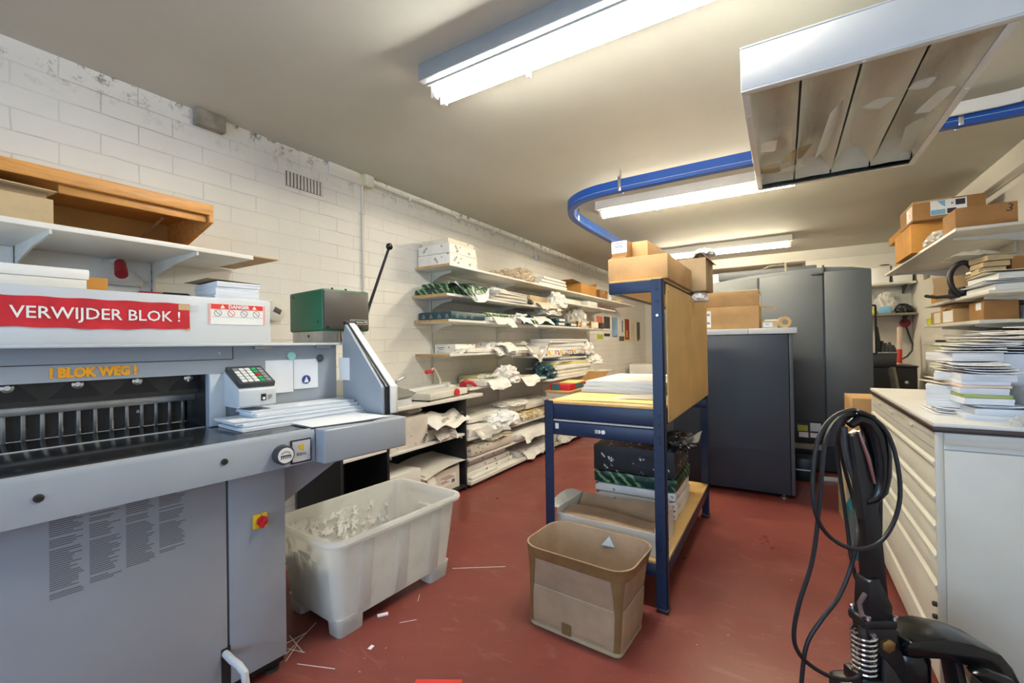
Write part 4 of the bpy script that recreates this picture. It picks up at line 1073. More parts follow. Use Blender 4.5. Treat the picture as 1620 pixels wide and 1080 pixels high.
# low shelf right of trimmer
z = .901
pack('white pack with grey print, crumpled, right of the trimmer handle', 3.46, 3.90, z, .055, W, -2.74, -2.44, torn='ft', tm=M['wrap_clean'], amp=.010)
wad('white crumpled wrapper ball right of the trimmer on the low shelf', (-2.52, 3.98, z), .11, .14, .11, WN, 51, amp=.7)
t = carton('flat_carton', 'pale olive flat carton with black clips on the low shelf right of trimmer', (-2.80, 4.05, z), R(2), .24, .80, .085, pm('pale_olive_card', 'c9c79b', .6, 0, .05), None)
for y in (-.30, -.05, .12): B().box(.1195, .1225, y-.02, y+.02, .02, .075).obj('clip', M['char'], t)
pack('cream loose pack under crumpled ball at far part of the low shelf', 4.12, 4.6, z, .04, WC, -2.70, -2.47, torn='f', tm=M['wrap_clean'])
z = .861
wad('dark navy plastic bag on the low far shelf behind the rack', (-2.60, 5.0, z), .11, .18, .13, M['teal_wrap'], 55, 'bag', 'plastic_bag', .6)
pack('white pointed pack behind the dark bag, low far shelf', 5.22, 6.3, z+.045, .075, WN, -2.85, -2.52, torn='e')
pack('flat cream pack under the white pointed pack, low far shelf', 5.22, 6.5, z, .042, WC, -2.86, -2.50)
# desk beyond the rack
t = thing('desk', 'pale narrow desk with slanted white legs behind the rack, by the left shelves', 'desk', (-2.29, 5.3, 0))
B().box(-.145, .165, -.60, .75, .725, .748, .003).obj('top', M['mdf'], t)
B().box(-.14, .155, -.58, .73, .66, .725, .003).obj('apron', M['off'], t)
for y in (-.55, .70): B().prism([(.13, .66), (.165, .66), (-.10, 0), (-.135, 0)], 1, y-.02, y+.02, .003).obj('leg', M['off'], t)
t = carton('red_box', 'red box with teal band on the desk behind the rack', (-2.28, 5.05, .749), R(3), .26, .60, .07, M['red'], None)
B().box(.128, .132, -.10, .12, .002, .071).obj('teal_band', M['teal'], t); B().box(-.10, .0, -.302, -.299, .002, .071).obj('teal_band', M['teal'], t)
tag(B().box(-.10, .11, -.2, .2, 0, .012).obj('yellow_folder', M['paper_yellow'], None, (-2.26, 5.1, .8205), (0, 0, R(8))), 'yellow folder lying on the red box behind the rack', 'folder')
b = B().sheet(lambda u, v: (-.14+.30*u, -.3+.6*v, .012+.14*v*v), 4, 6, .005)
tag(b.obj('brown_card', M['card_dark'], None, (-2.29, 5.72, .749), (0, 0, R(-4))), 'bent brown card lying on the desk behind the rack', 'card')

# cabinet contents
t = pack('large white wrapped carton standing in upper cabinet compartment, left', 2.29, 2.70, .513, .235, M['wrap_sepa'], -2.88, -2.47, 'box', 'ream_carton', r=.006, amp=.002)
text('lettering', '401', .050, M['ink'], t, (.2065, -.10, .115), (R(90), R(-52), R(90)), sx=.9)
text('lettering', 'SEPA', .046, M['ink'], t, (.2065, .165, .045), (R(90), R(-52), R(90)), sx=.9)
wad('grey crumpled wrapper lying on the large wrapped carton in cabinet', (-2.70, 2.62, .752), .14, .16, .05, M['wrap_sepa'], 61)
pack('lower grey-white pack in upper cabinet compartment, right', 2.73, 3.10, .513, .09, M['wrap_sepa'], -2.88, -2.50, torn='f', tm=M['wrap_sepa'])
t = thing('torn_pack', 'crumpled torn pack printed SEPA in the upper cabinet compartment, right', 'paper pack', (-2.68, 2.93, .606), R(4))
B().soft(.36, .34, .085, .03, .014, 9, 77).obj('wrapped_body', M['wrap_sepa'], t)
fl = lambda u, v: Vector((.12+.16*v+.015*math.sin(7*u), -.24+.52*u, .115+.02*math.sin(9*u)-.11*v+.06*(1-u)*0))+crump((u, v, 2), .022, 4, 6)
o = B().sheet(fl, 14, 7, .001).obj('torn_wrapper', M['wrap_clean'], t, sharp=22)
text('lettering', 'SEPA', .042, M['ink'], t, (.262, -.10, .075), (R(62), R(-8), R(90)))
text('lettering', 'NSEPA', .042, M['ink'], t, (.262, .11, .085), (R(62), R(-20), R(90)))
for k in range(2):
    carton('ream_carton', ['lower white ream box in the lower cabinet compartment, left', 'upper white ream box in lower cabinet compartment, left'][k], (-2.66, 2.46, .051+.14*k), 0, .36, .34-.02*k, .138, M['white'], None)
t = thing('open_ream_box', 'open white box with raised lid and printed label in lower cabinet compartment', 'box', (-2.655, 2.88, .051))
b = B()
lx, ly, h = .18, .22, .205
b.box(-lx, lx, -ly, -ly+.004, 0, h).box(-lx, lx, ly-.004, ly, 0, h).box(-lx, -lx+.004, -ly+.004, ly-.004, 0, h).box(lx-.004, lx, -ly+.004, ly-.004, 0, h*.93).box(-lx, lx, -ly, ly, 0, .004)
b.obj('body', M['off'], t)
B().sheet(lambda u, v: (-.19+.40*u, -.24+.52*v, .222+.035*v-.045*u*(1-.3*v)+.02*math.sin(PI*v)), 6, 6, .003).obj('lid', M['off'], t)
B().box(-lx+.01, lx-.01, -ly+.01, ly-.01, .006, .15).obj('paper_inside', M['stack'], t)
B().sheet(lambda u, v: (lx+.002+.03*v, -ly+.01+.09*u, .19-.07*v), 2, 3, .002).obj('front_flap', M['off'], t)
lb = B().box(lx, lx+.0012, -.04, .17, .05, .14).obj('label', M['paper'], t)
b = B()
for k, (a_, c_, zz) in enumerate(((-.03, .10, .128), (-.03, .13, .116), (.02, .15, .104), (-.03, .05, .090), (-.03, .08, .078))): b.box(lx+.001, lx+.002, a_, c_, zz, zz+.006)
b.obj('label_print', M['tape'], lb)
B().box(lx+.001, lx+.002, .11, .155, .06, .09).obj('label_code', M['ink_grey'], lb)
# packs right of the cabinet
z = .451
pack('torn shiny white pack right of black cabinet, second lowest shelf', 3.23, 3.86, z, .080, WN, -2.90, -2.46, torn='fte', tm=M['film'], amp=.008)
t = pack('yellow grey patterned pack on the second lowest left shelf', 3.92, 5.0, z, .070, M['confetti'], -2.90, -2.45, amp=.003)
pack('large white printed pack on top, right of black cabinet', 3.36, 4.42, z+.090, .085, W, -2.92, -2.56, r=.03, amp=.008, torn='e', tm=M['wrap_clean'])
pack('second white printed pack on top of the patterned pack', 4.46, 5.3, z+.080, .085, W, -2.92, -2.56, r=.03, amp=.008)
pack('white pack far along the second lowest left shelf', 5.05, 6.0, z, .07, WN, -2.90, -2.50)
wad('shiny white torn wrapper hanging at the front beside the patterned pack', (-2.50, 3.86, z+.02), .10, .24, .09, M['paper_cool'], 62, amp=.5)
wad('flattened white wrapper on the large printed pack right of black cabinet', (-2.66, 4.25, z+.177), .15, .26, .03, WN, 63, amp=.5)
z = .266
wad('cream crumpled wrapper over the near pack of the lowest hanging shelf', (-2.58, 3.72, z+.101), .14, .26, .035, M['wrap_cream'], 64, amp=.5)
wad('white crumpled wrapper over the far pack of the lowest hanging shelf', (-2.58, 5.25, z+.083), .14, .30, .04, WN, 65, amp=.5)
pack('cream white pack with torn end on the lowest hanging shelf, near', 3.24, 3.98, z, .100, WC, -2.90, -2.44, torn='e', r=.03, amp=.008, tm=M['wrap_cream'])
pack('white floppy pack hanging over the lowest hanging shelf, middle', 4.02, 4.80, z, .085, WN, -2.90, -2.42, torn='fn', r=.03, amp=.01, tm=M['wrap_clean'])
pack('white printed pack on lowest hanging shelf, far', 4.86, 5.9, z, .08, W, -2.90, -2.50, r=.03)
z = .069
for k in range(3): pack(['lowest', 'middle', 'top'][k]+' white printed pack of the near stack on the floor platform', 3.24+.03*k, 4.05-.05*k, z+.052*k, .050, W, -2.90, -2.50-.01*k, amp=.004)
pack('flat white pack at front edge of the floor platform, near black cabinet', 3.23, 3.66, z, .022, W, -2.488, -2.432)
pack('white printed pack in the middle of the floor platform', 4.12, 4.85, z, .065, W, -2.90, -2.46, torn='f', tm=M['wrap_clean'])
pack('white pack on the far half of the floor platform', 4.92, 5.9, z, .075, WN, -2.90, -2.45, torn='f', tm=M['wrap'])

# ------------------------------------------------------------------ posters and far boxes
def poster(xa, xb, ya, yb, label, blocks, cat='poster'):
    p0, p1 = onX(xa, (ya+yb)/2, XL), onX(xb, (ya+yb)/2, XL); zt_, zb = onX((xa+xb)/2, ya, XL).z, onX((xa+xb)/2, yb, XL).z
    w_, h_ = p1.y-p0.y, zt_-zb
    t = thing('poster', label, cat, (XL, p0.y, zb), 0, 'posters on the left wall')
    B().box(0, .003, 0, w_, 0, h_).obj('sheet', M[blocks[0]], t)
    for k, (m_, u0, u1, v0, v1) in enumerate(blocks[1:]): B().box(.003, .0040+.0004*k, u0*w_, u1*w_, v0*h_, v1*h_).obj('printed_area', M[m_], t)
M['coral'] = pm('coral_print', 'f08468', .6, 0, .1, 9); M['sky'] = pm('sky_blue_print', '9bbde0', .6, 0, .15, 5)
M['olive'] = pm('olive_print', '5d5a44', .6, 0, .3, 8); M['rust'] = pm('rust_print', 'a03a26', .6, 0, .35, 12)
poster(943, 954, 499, 537, 'nearest wall poster, coral over black with yellow foot', ['paper', ('coral', .05, .95, .62, .97), ('ink', .05, .95, .37, .62), ('lime', .1, .95, .02, .22)])
poster(954.8, 965, 500, 538, 'black and white wall poster second from the shelves', ['paper', ('char', .03, .97, .48, .98), ('ink', .05, .95, .16, .28)])
poster(967, 977, 501, 536, 'pale blue wall poster in the row', ['paper', ('sky', .04, .96, .08, .97), ('ink_grey', .3, .9, .09, .13)])
poster(978.6, 987.6, 503, 540, 'white poster with grey-green foot left of the red one', ['paper_cool', ('olive', .05, .95, .02, .22), ('ink_grey', .55, .75, .4, .9)])
poster(988, 995.6, 504, 541, 'red and yellow wall poster in the row', ['paper_yellow', ('rust', .04, .96, .1, .98), ('orange', .3, .6, .2, .5)])
poster(997.5, 1004.5, 505, 540, 'pale pinkish wall poster right of red and yellow one', ['paper_cream', ('pink_paper', .2, .8, .2, .8)])
poster(1006.6, 1012.6, 507, 540, 'farthest wall poster, dark olive with white border', ['paper_cream', ('olive', .1, .9, .1, .92), ('rust', .2, .6, .02, .1)])
for k in range(3): carton('far_box', ['bottom', 'middle', 'top'][k]+' white box of the stack by the left wall beyond the posters', (-2.60, 9.75-.0*k, .001+.28*k), R(2*k), .5, .95-.12*k, .278, M['white'], None, group='far white boxes')
# ------------------------------------------------------------------ helpers for open containers
def rrect(lx, ly, r, n=5):
    o = []
    for cx, cy, a0 in ((lx/2-r, ly/2-r, 0), (-lx/2+r, ly/2-r, 90), (-lx/2+r, -ly/2+r, 180), (lx/2-r, -ly/2+r, 270)):
        for k in range(n+1):
            a = R(a0+90*k/n); o.append((cx+r*math.cos(a), cy+r*math.sin(a)))
    return o
def loft(b, rings, cap0=True, cap1=False, close=False):
    rr = [[b.bm.verts.new(p) for p in ring] for ring in rings]; n = len(rr[0])
    seq = list(zip(rr, rr[1:]))+([(rr[-1], rr[0])] if close else [])
    for A, C in seq:
        for k in range(n): b.bm.faces.new((A[k], A[(k+1) % n], C[(k+1) % n], C[k]))
    if cap0: b.bm.faces.new(rr[0][::-1])
    if cap1: b.bm.faces.new(rr[-1])
    return b
# ------------------------------------------------------------------ plastic tub
t = thing('plastic_tub', 'large milky white plastic storage tub full of scraps beside the guillotine', 'tub', (-1.885, 1.625, 0), R(-4.2))
def ring(sx, sy, r, z): return [Vector((p[0], p[1], z)) for p in rrect(sx, sy, r)]
LX, LY = .535, .80
rings = [ring(.40, .69, .05, .060), ring(.425, .705, .055, .066), ring(LX-.055, LY-.045, .06, .30), ring(LX-.03, LY-.02, .065, .42), ring(LX+.02, LY+.03, .07, .428), ring(LX+.028, LY+.038, .072, .442), ring(LX+.018, LY+.028, .07, .456), ring(LX-.02, LY-.010, .062, .456),
         ring(LX-.040, LY-.030, .06, .40), ring(LX-.062, LY-.052, .055, .30), ring(.417, .697, .05, .072), ring(.39, .68, .05, .068)]
loft(B(), rings, True, True).obj('body', M['tub'], t)
for sx in (-1, 1):
    for sy in (-1, 1):
        b = B(); cx, cy = sx*.160, sy*.276
        loft(b, [[Vector((cx+p[0], cy+p[1], 0)) for p in rrect(.090, .130, .02, 3)], [Vector((cx+sx*.006+p[0], cy+sy*.006+p[1], .085)) for p in rrect(.100, .140, .022, 3)]], True, True)
        b.obj('foot', M['tub'], t)
for sx in (-1, 1):
    for y in (-.22, 0.0, .22):
        B().prism([(sx*.217, .08), (sx*.243, .30), (sx*.2555, .41), (sx*.249, .41), (sx*.237, .30), (sx*.212, .08)], 1, y-.035, y+.035, .002).obj('side_rib', M['tub'], t)
for sy in (-1, 1):
    b = B(); b.prism([(sy*.351, .10), (sy*.383, .33), (sy*.377, .33), (sy*.346, .10)], 0, -.10, -.06, .002).obj('end_rib', M['tub'], t)
    B().prism([(sy*.351, .10), (sy*.383, .33), (sy*.377, .33), (sy*.346, .10)], 0, .06, .10, .002).obj('end_rib', M['tub'], t)
    B().box(-.055, .055, sy*.371-.012, sy*.371+.012, .335, .355, .006).obj('grip_recess', M['tub'], t)
# paper offcuts inside
g = random.Random(5); b = B()
TM = Matrix.Translation((-1.885, 1.625, 0)) @ Matrix.Rotation(R(-4.2), 4, 'Z')
def flake(P, s, tilt):
    # sheet remnant left between punched-out rounds: spiky outline with hollow sides
    n_ = g.choice((3, 4, 4, 5)); pts = []; a0 = g.uniform(0, 6)
    for k in range(n_*4):
        q = k % 4; a = a0+2*PI*k/(n_*4); r_ = s*(1.25 if q == 0 else .52 if q in (1, 3) else .34)*g.uniform(.85, 1.15)
        pts.append((r_*math.cos(a), r_*math.sin(a)))
    b.prism(pts, 2, 0, .0008, M=TM @ Matrix.Translation(P) @ tilt)
def spin(ax): return Matrix.Rotation(g.uniform(-ax, ax), 4, 'X') @ Matrix.Rotation(g.uniform(-ax, ax), 4, 'Y')
for k in range(520):   # heap at the near end
    y = -.345+abs(g.gauss(0, .17)); x = g.uniform(-.19, .19)
    if y > .30: y = g.uniform(-.3, .1)
    h_ = .10+.19*max(0, 1-(y+.34)/.5)
    flake((x*.95, y, h_+g.uniform(0, .03)), g.uniform(.016, .032), spin(.6))
for k in range(170):    # stuck to the long rear wall
    y = -.35+abs(g.gauss(0, .25)); zz = g.uniform(.16, .40)-.12*max(0, y)
    if y < .30: flake((-.2065-.085*(zz-.10), y, zz), g.uniform(.012, .028), Matrix.Rotation(R(90), 4, 'Y') @ spin(.12))
for k in range(40):    # stuck to the near end wall
    zz = g.uniform(.22, .40); flake((g.uniform(-.18, .18), -.347-.09*(zz-.10), zz), g.uniform(.012, .026), Matrix.Rotation(R(90), 4, 'X') @ spin(.12))
b.prism([(-.33, .08), (.10, .08), (.02, .105), (-.12, .16), (-.33, .27)], 0, -.18, .18, M=TM)
tag(b.obj('paper_scraps', M['paper'], None), 'white die-cut paper scraps filling the plastic tub', 'paper scraps', None, 'stuff')

# ------------------------------------------------------------------ blue rack
rk = thing('workshop_rack', 'dark blue steel rack with table shelf, tall post and tan back panel', 'rack', (0, 0, 0))
BL = M['blue']; xa, xb, ya, yb = -1.135, -.492, 2.18, 3.58
def post(x, y, sx, sy, h):
    b = B()
    b.box(min(x, x+sx*.052), max(x, x+sx*.052), min(y, y+sy*.003), max(y, y+sy*.003), .004, h).box(min(x, x+sx*.003), max(x, x+sx*.003), min(y, y+sy*.045), max(y, y+sy*.045), .004, h)
    p_ = b.obj('post', BL, rk)
    B().box(x-.004 if sx > 0 else x-.054, x+.054 if sx > 0 else x+.004, y-.004 if sy > 0 else y-.050, y+.050 if sy > 0 else y+.004, 0, .02, .004).obj('foot_cap', M['black'], p_)
    bb = B(); z = .30
    while z < h-.03:
        if abs(z-1.25) > .28: bb.lathe([(.007, 0), (.007, .0015), (0, .0015)], (x+sx*.026, y-.0 if sy > 0 else y, z), (0, -1, 0), 8)
        z += .085
    bb.obj('slot_holes', M['black'], p_)
post(xb, ya, -1, 1, 1.605); post(xa, ya, 1, 1, .99); post(xb, yb, -1, -1, 1.605); post(xa, yb, 1, -1, .99)
def beamx(y, z0, z1, x0=xa, x1=xb, nm='cross_beam'):
    B().box(x0+.003, x1-.003, y+.0015, y+.034, z0, z1, .003).obj(nm, BL, rk)
def beamy(x, z0, z1, y0=ya, y1=yb):
    B().box(x-.034 if x > -.8 else x, x if x > -.8 else x+.034, y0+.003, y1-.003, z0, z1, .003).obj('side_beam', BL, rk)
for z0, z1 in ((.892, .972), (.805, .875), (.165, .225)):
    beamx(ya+.003, z0, z1)
    B().box(xa+.004, xb-.004, yb-.036, yb-.004, z0, z1, .003).obj('cross_beam', BL, rk)
for z0, z1 in ((.892, .972), (.165, .225)):
    for x in (xa+.004, xb-.004): beamy(x, z0, z1)
B().box(xa+.006, xb-.006, ya+.006, yb-.006, .973, .987, .001).obj('table_board', M['mdf'], rk)
B().box(xa+.02, xb-.02, ya+.01, yb-.01, .880, .888).obj('lower_board', M['off'], rk)
B().box(xa+.006, xb-.006, ya+.006, yb-.006, .226, .240, .001).obj('bottom_board', M['mdf'], rk)
xt = -.757
B().box(xt, xb-.003, ya+.004, ya+.036, 1.545, 1.602, .003).obj('cross_beam', BL, rk)
B().box(xt, xb-.003, yb-.036, yb-.004, 1.545, 1.602, .003).obj('cross_beam', BL, rk)
for x in (xt, xb-.036): B().box(x, x+.033, ya+.037, yb-.037, 1.548, 1.600, .003).obj('side_beam', BL, rk)
B().box(xt+.004, xb-.004, ya+.006, yb-.006, 1.6025, 1.612, .001).obj('top_board', M['mdf'], rk)
B().box(xt+.034, xb-.037, ya+.037, yb-.037, 1.552, 1.560).obj('underside_board', M['mdf'], rk)
pa = B().box(xb-.0005, xb+.006, ya+.075, yb-.01, .905, 1.585).obj('back_panel', M['mdf'], rk)
for y in (ya+.09, ya+.70, yb-.06):
    for z in (.93, 1.55): B().lathe([(.006, 0), (.005, .002), (0, .003)], (xb+.006, y, z), (1, 0, 0), 10).obj('screw', M['chrome'], pa)
for z in (1.56, 1.50, 1.43, .95, .91, .85, .82, .20): B().lathe([(.008, 0), (.007, .004), (0, .005)], (xb-.026, ya, z), (0, -1, 0), 10).obj('rivet', BL if z < 1.4 or z > 1.45 else M['chrome'], rk)
for z in (.95, .91, .85): B().lathe([(.008, 0), (.007, .004), (0, .005)], (xa+.026, ya, z), (0, -1, 0), 10).obj('rivet', BL, rk)
st = B().box(-.845, -.815, ya+.0035, ya+.0046, .832, .850).obj('sticker', M['white'], rk); b = B()
for k in range(5): b.box(-.844+.0045*k, -.8418+.0045*k, ya+.0028, ya+.0036, .833, .849)
b.obj('sticker_bars', M['ink_grey'], st)
B().lathe([(0, 0), (.011, 0), (.011, .001), (0, .001)], (-.800, ya+.0045, .841), (0, -1, 0), 16).obj('sticker', M['white'], rk)
B().box(-1.072, -1.052, ya+.0035, ya+.0046, .838, .868).obj('sticker', M['off'], rk)

# on the rack top
t = carton('long_carton', 'big tan carton lying on top of the blue rack', (-.625, 2.56, 1.6125), 0, .30, .66, .122, M['card'], None)
t = carton('long_carton', 'long narrow brown carton on the big tan carton, rack top', (-.66, 2.62, 1.7355), R(-2), .13, .50, .105, M['card'], None)
t = carton('small_carton', 'small brown box with white address label on the front edge of rack top boxes', (-.725, 2.315, 1.7480), R(-3), .082, .085, .085, M['card_dark'], None)
B().box(-.041, .041, -.0440, -.0427, .022, .084).obj('label', M['paper_cool'], t)
b = B()
for z in (.070, .058, .050): b.box(-.03, .02, -.0446, -.0440, z, z+.004)
b.obj('label_print', M['ink_grey'], t)
B().box(-.040, .040, -.062, .04, -.0115, -.0005, .001).obj('bottom_flap', M['card_dark'], t)
t = carton('upright_carton', 'greyish upright carton behind the big one on rack top', (-.487, 3.04, 1.6135), R(-4), .19, .20, .205, M['card_grey'], None)
B().sheet(lambda u, v: (.02+.10*u, -.1+.2*v, .208+.03*math.sin(4*u+v)), 4, 4, .002).obj('flap', M['card_grey'], t)
wad('white tape tangle on the upright carton, rack top', (-.42, 3.03, 1.84), .05, .06, .03, M['paper'], 71, 'paper', 'tape_tangle', .9, None)
wad('white foam piece under the upright carton at panel top edge', (-.455, 3.03, 1.555), .05, .085, .045, M['paper'], 72, 'foam', 'foam_piece', .3, None)
# on the table
for k in range(3): sheets(['bottom', 'middle', 'top'][k]+' white paper stack on the blue rack table', 2.66+.01*k, 3.40, .988+.024*k, .0235, M['stack'], -1.11+.006*k, -.60, R(k-1), 8, .002, rot=.3, group='white paper on the rack table')
tag(B().sheet(lambda u, v: (-1.10+.57*u, 2.24+.36*v+.03*u, .9885+.003*math.sin(3*u+v)), 6, 4, .0008).obj('yellow_sheet', M['paper_yellow'], None), 'large yellow sheet lying on the front of the rack table', 'paper')
tag(B().sheet(lambda u, v: (-.82+.28*u, 2.36+.22*v+.08*u, .9915+.004*math.sin(4*u)), 6, 4, .0008).obj('pale_sheet', M['paper_cream'], None), 'pale sheet over the yellow sheet at right of rack table', 'paper')
# packs on the bottom board
z = .241; zz = z
rows = [('lowest white printed pack of the stack on rack bottom board', .056, W), ('second white printed pack of the stack on rack bottom board', .054, W), ('third white printed pack of the stack on rack bottom board', .054, W), ('dark green leaf pack in the stack on rack bottom board', .075, M['leaf']), ('black printed pack on top of the stack on rack bottom board', .165, M['wrap_black'])]
for k, (lab, h, m_) in enumerate(rows):
    pack(lab, 2.72-.004*k, 3.16, zz, h, m_, -1.05-.003*k, -.555+.006*(k % 2), amp=.003+.001*(k == 4), group='stack of wrapped packs on the rack')
    zz += h+.002
wad('black plastic wrapper crumpled over the black printed pack', (-.60, 2.95, zz-.012), .11, .16, .05, M['wrap_black'], 74, amp=.7, group=None)
tag(B().sheet(lambda u, v: (-.60+.15*u, 2.86+.16*v, zz+.01+.05*u+.02*math.sin(5*u+3*v)), 6, 6, .0009).obj('film_end', M['film'], None), 'clear film end sticking out right of black pack on rack', 'film')
# white carton with sheets of cardboard in it
t = thing('open_white_carton', 'white open carton holding brown cardboard, on the front of rack bottom board', 'box', (-.82, 2.40, .2405), R(-3))
b = B()
b.box(-.275, .275, -.165, -.161, 0, .115).box(-.275, .275, .161, .165, 0, .13).box(-.275, -.271, -.161, .161, 0, .14).box(.271, .275, -.161, .161, 0, .14).box(-.275, .275, -.165, .165, 0, .004)
b.obj('body', M['off'], t)
B().sheet(lambda u, v: (-.26+.50*u, .0+.15*v, .012+.135*v-.012*math.sin(6*u)), 8, 4, .004).obj('cardboard_sheet', M['card_taupe'], t)
B().sheet(lambda u, v: (-.255+.51*u, -.15+.14*v, .105+.012*v+.010*math.sin(5*u)), 8, 4, .004).obj('cardboard_sheet', M['card_taupe'], t)
B().sheet(lambda u, v: (-.275-.06*v*(1-u), -.16+.32*u, .14+.05*v*math.sin(PI*u)), 6, 3, .002).obj('flap', M['off'], t)
B().sheet(lambda u, v: (.273+.02*v, -.16+.32*u, .14+.035*v), 6, 3, .002).obj('flap', M['off'], t)
B().box(.2755, .2765, -.10, -.085, .06, .08).obj('yellow_mark', M['yellow'], t)
# ------------------------------------------------------------------ big taped carton on the floor
t = thing('waste_carton', 'big taped brown cardboard carton without lid on the floor before the rack', 'box', (-.805, 1.925, 0), R(-4))
def cring(z, gx, gy, r, inner=0, seed=0):
    o = []
    for p in rrect(gx-2*inner, gy-2*inner, r, 5):
        w = crump((p[0], p[1], z), .006*(1 if z > .01 else .3), 5, 9)
        o.append(Vector((p[0]+w.x+.03*z, p[1]+w.y+.02*z, max(0, z+(w.z*1.6 if z > .3 else 0)))))
    return o
lv_ = [(0, .445, .275, .03), (.06, .452, .285, .03), (.185, .460, .297, .035), (.192, .450, .288, .035), (.200, .458, .294, .035), (.30, .482, .315, .06), (.375, .525, .345, .09)]
rings = [cring(z, a, c, r) for z, a, c, r in lv_]+[cring(z, a, c, r, .006) for z, a, c, r in lv_[::-1]]
loft(B(), rings, True, True).obj('body', M['card_taupe'], t, sharp=50)
def band(z0, z1, k0=None, k1=None, off=.0015):
    b = B(); n = len(rrect(1, 1, .1, 5)); prof = []
    def at(z):
        for (za, a, c, r), (zb_, a2, c2, r2) in zip(lv_, lv_[1:]):
            if za <= z <= zb_:
                f = (z-za)/(zb_-za); q = cring(z, a+(a2-a)*f, c+(c2-c)*f, r+(r2-r)*f, -off); return q
    zs_ = [z0+(z1-z0)*k/4 for k in range(5)]; R_ = [at(z) for z in zs_]
    idx = list(range(n)) if k0 is None else list(range(k0, k1))
    q = bmesh.new(); V = [[q.verts.new(r_[i]) for i in idx] for r_ in R_]
    for i in range(4):
        m_ = len(idx) if k0 is None else len(idx)-1
        for j in range(m_): q.faces.new((V[i][j], V[i][(j+1) % len(idx)], V[i+1][(j+1) % len(idx)], V[i+1][j]))
    q.normal_update(); bmesh.ops.solidify(q, geom=q.faces[:], thickness=-.0004); b.merge(q); return b
band(.322, .373).obj('tape_rim', M['tape'], t); band(.012, .320, 18, 22).obj('tape_corner', M['tape'], t); band(.012, .320, 14, 18).obj('tape_corner', M['tape'], t); band(.10, .32, 1, 5).obj('tape_corner', M['tape'], t)
band(.189, .1945, None, None, .0012).obj('crease', M['card_pale'], t)
for z in (.13,): B().box(-.19, .16, -.1452, -.1438, z-.10, z-.098).obj('worn_line', M['card_pale'], t)
band(.004, .02).obj('worn_bottom', M['card_pale'], t)
B().box(-.045, .0, -.1465, -.1445, .018, .065).obj('tape_patch', M['tape'], t)
B().prism([(-.03, 0), (.035, 0), (.01, .05)], 1, 0, .001, M=Matrix.Translation((.05, .10, .31))).obj('paper_piece', M['paper_cool'], None)
o = bpy.data.objects['paper_piece']; o.matrix_world = Matrix.Translation((-.80, 1.98, 0.0))
o.data.transform(Matrix.Translation((0, .0, 0)))
tag(o, 'white paper corner sticking up inside the big taped carton', 'paper')
# offcuts on the floor
def strip(x, y, l, w_, rz, lab, h=.0012):
    tag(B().box(-l/2, l/2, -w_/2, w_/2, 0, h).obj('paper_offcut', M['paper'], None, (x, y, .0003), (0, 0, rz)), lab, 'offcut', 'offcuts on the red floor')
def fl_(xa, ya_, xb_, yb_, w_, lab, h=.0012):
    p0, p1 = onZ(xa, ya_, 0), onZ(xb_, yb_, 0); d = p1-p0; strip((p0.x+p1.x)/2, (p0.y+p1.y)/2, d.length, w_, math.atan2(d.y, d.x), lab, h)
fl_(597, 975, 614, 971, .018, 'short thick white offcut on the floor in front of tub', .006)
fl_(632, 985, 659, 980, .002, 'thin offcut strip on floor right of the short thick one')
fl_(661, 951, 664, 940, .002, 'tiny upright-looking offcut on the floor in front of tub right end')
fl_(716, 899, 800, 896, .0025, 'long thin offcut strip on the floor right of the tub')
for k, q in enumerate(((452, 1018, 486, 1000), (452, 1035, 500, 985), (455, 1026, 482, 1032), (458, 1005, 478, 1030), (452, 1046, 470, 1020), (470, 1050, 530, 1058))):
    fl_(*q, .0022, ['first', 'second', 'third', 'fourth', 'fifth', 'sixth'][k]+' thin strip of the criss-cross offcuts on the floor by the guillotine corner')
fl_(584, 1027, 590, 1021, .016, 'small pale blob of paper on the floor below the tub', .002)
p0 = onZ(640, 1079, 0)
tag(B().box(-.09, .09, -.055, .055, 0, .002).obj('red_card', M['ink_red'], None, (onZ(700, 1083, 0).x, onZ(700, 1083, 0).y-.035, .0004), (0, 0, R(30))), 'bright red card on the floor at bottom edge of the picture', 'card')
# ------------------------------------------------------------------ printing press
t = thing('press_cabinet', 'dark blue-grey cabinet of the printing press with a white top, behind the rack', 'cabinet', (0, 0, 0))
P_, PG, PD = M['press'], M['press_grey'], M['press_dark']
B().box(-.88, .030, 4.25, 4.262, .035, 1.352, .003).obj('front_panel', P_, t)
B().box(-.88, .030, 4.263, 5.05, .05, 1.35).obj('body', PD, t)
B().box(.034, .062, 4.258, 5.05, .035, 1.355, .003).obj('side_strip', M['press_grey'], t)
b = B(); b.box(-.90, -.2565, 4.235, 5.06, 1.3555, 1.402, .003); b.obj('top_board', M['grey_light'], t)
B().box(-.2535, .092, 4.235, 5.06, 1.3555, 1.402, .003).obj('top_board', M['grey_light'], t)
for x in (-.80, -.02):
    for y in (4.30, 5.0): B().lathe([(0, 0), (.030, 0), (.030, .008), (.010, .014), (.010, .052)], (x, y, 0), n=14).obj('foot', M['steel'], t)
B().lathe([(.010, 0), (.010, .006), (0, .006)], (.062, 4.29, .90), (1, 0, 0), 10).obj('latch', M['black'], t)
t = thing('printing_press', 'tall charcoal grey printing press with two doors and an arched top', 'printing press', (0, 0, 0))
def px5(x, y, Y=5.22): p = onY(x, y, Y); return (p.x, p.z)
YP = 5.22
body = [(-1.25, .25), (.70, .25), (.70, 1.955), (.56, 1.985), (.36, 2.005), (.10, 1.998), (-.30, 1.975), (-.62, 1.935), (-.95, 1.87), (-1.25, 1.78)]
B().prism(body, 1, YP+.03, 6.7, .004).obj('body', PG, t)
B().box(-1.2, .66, YP+.05, 6.65, .02, .249).obj('base', PD, t)
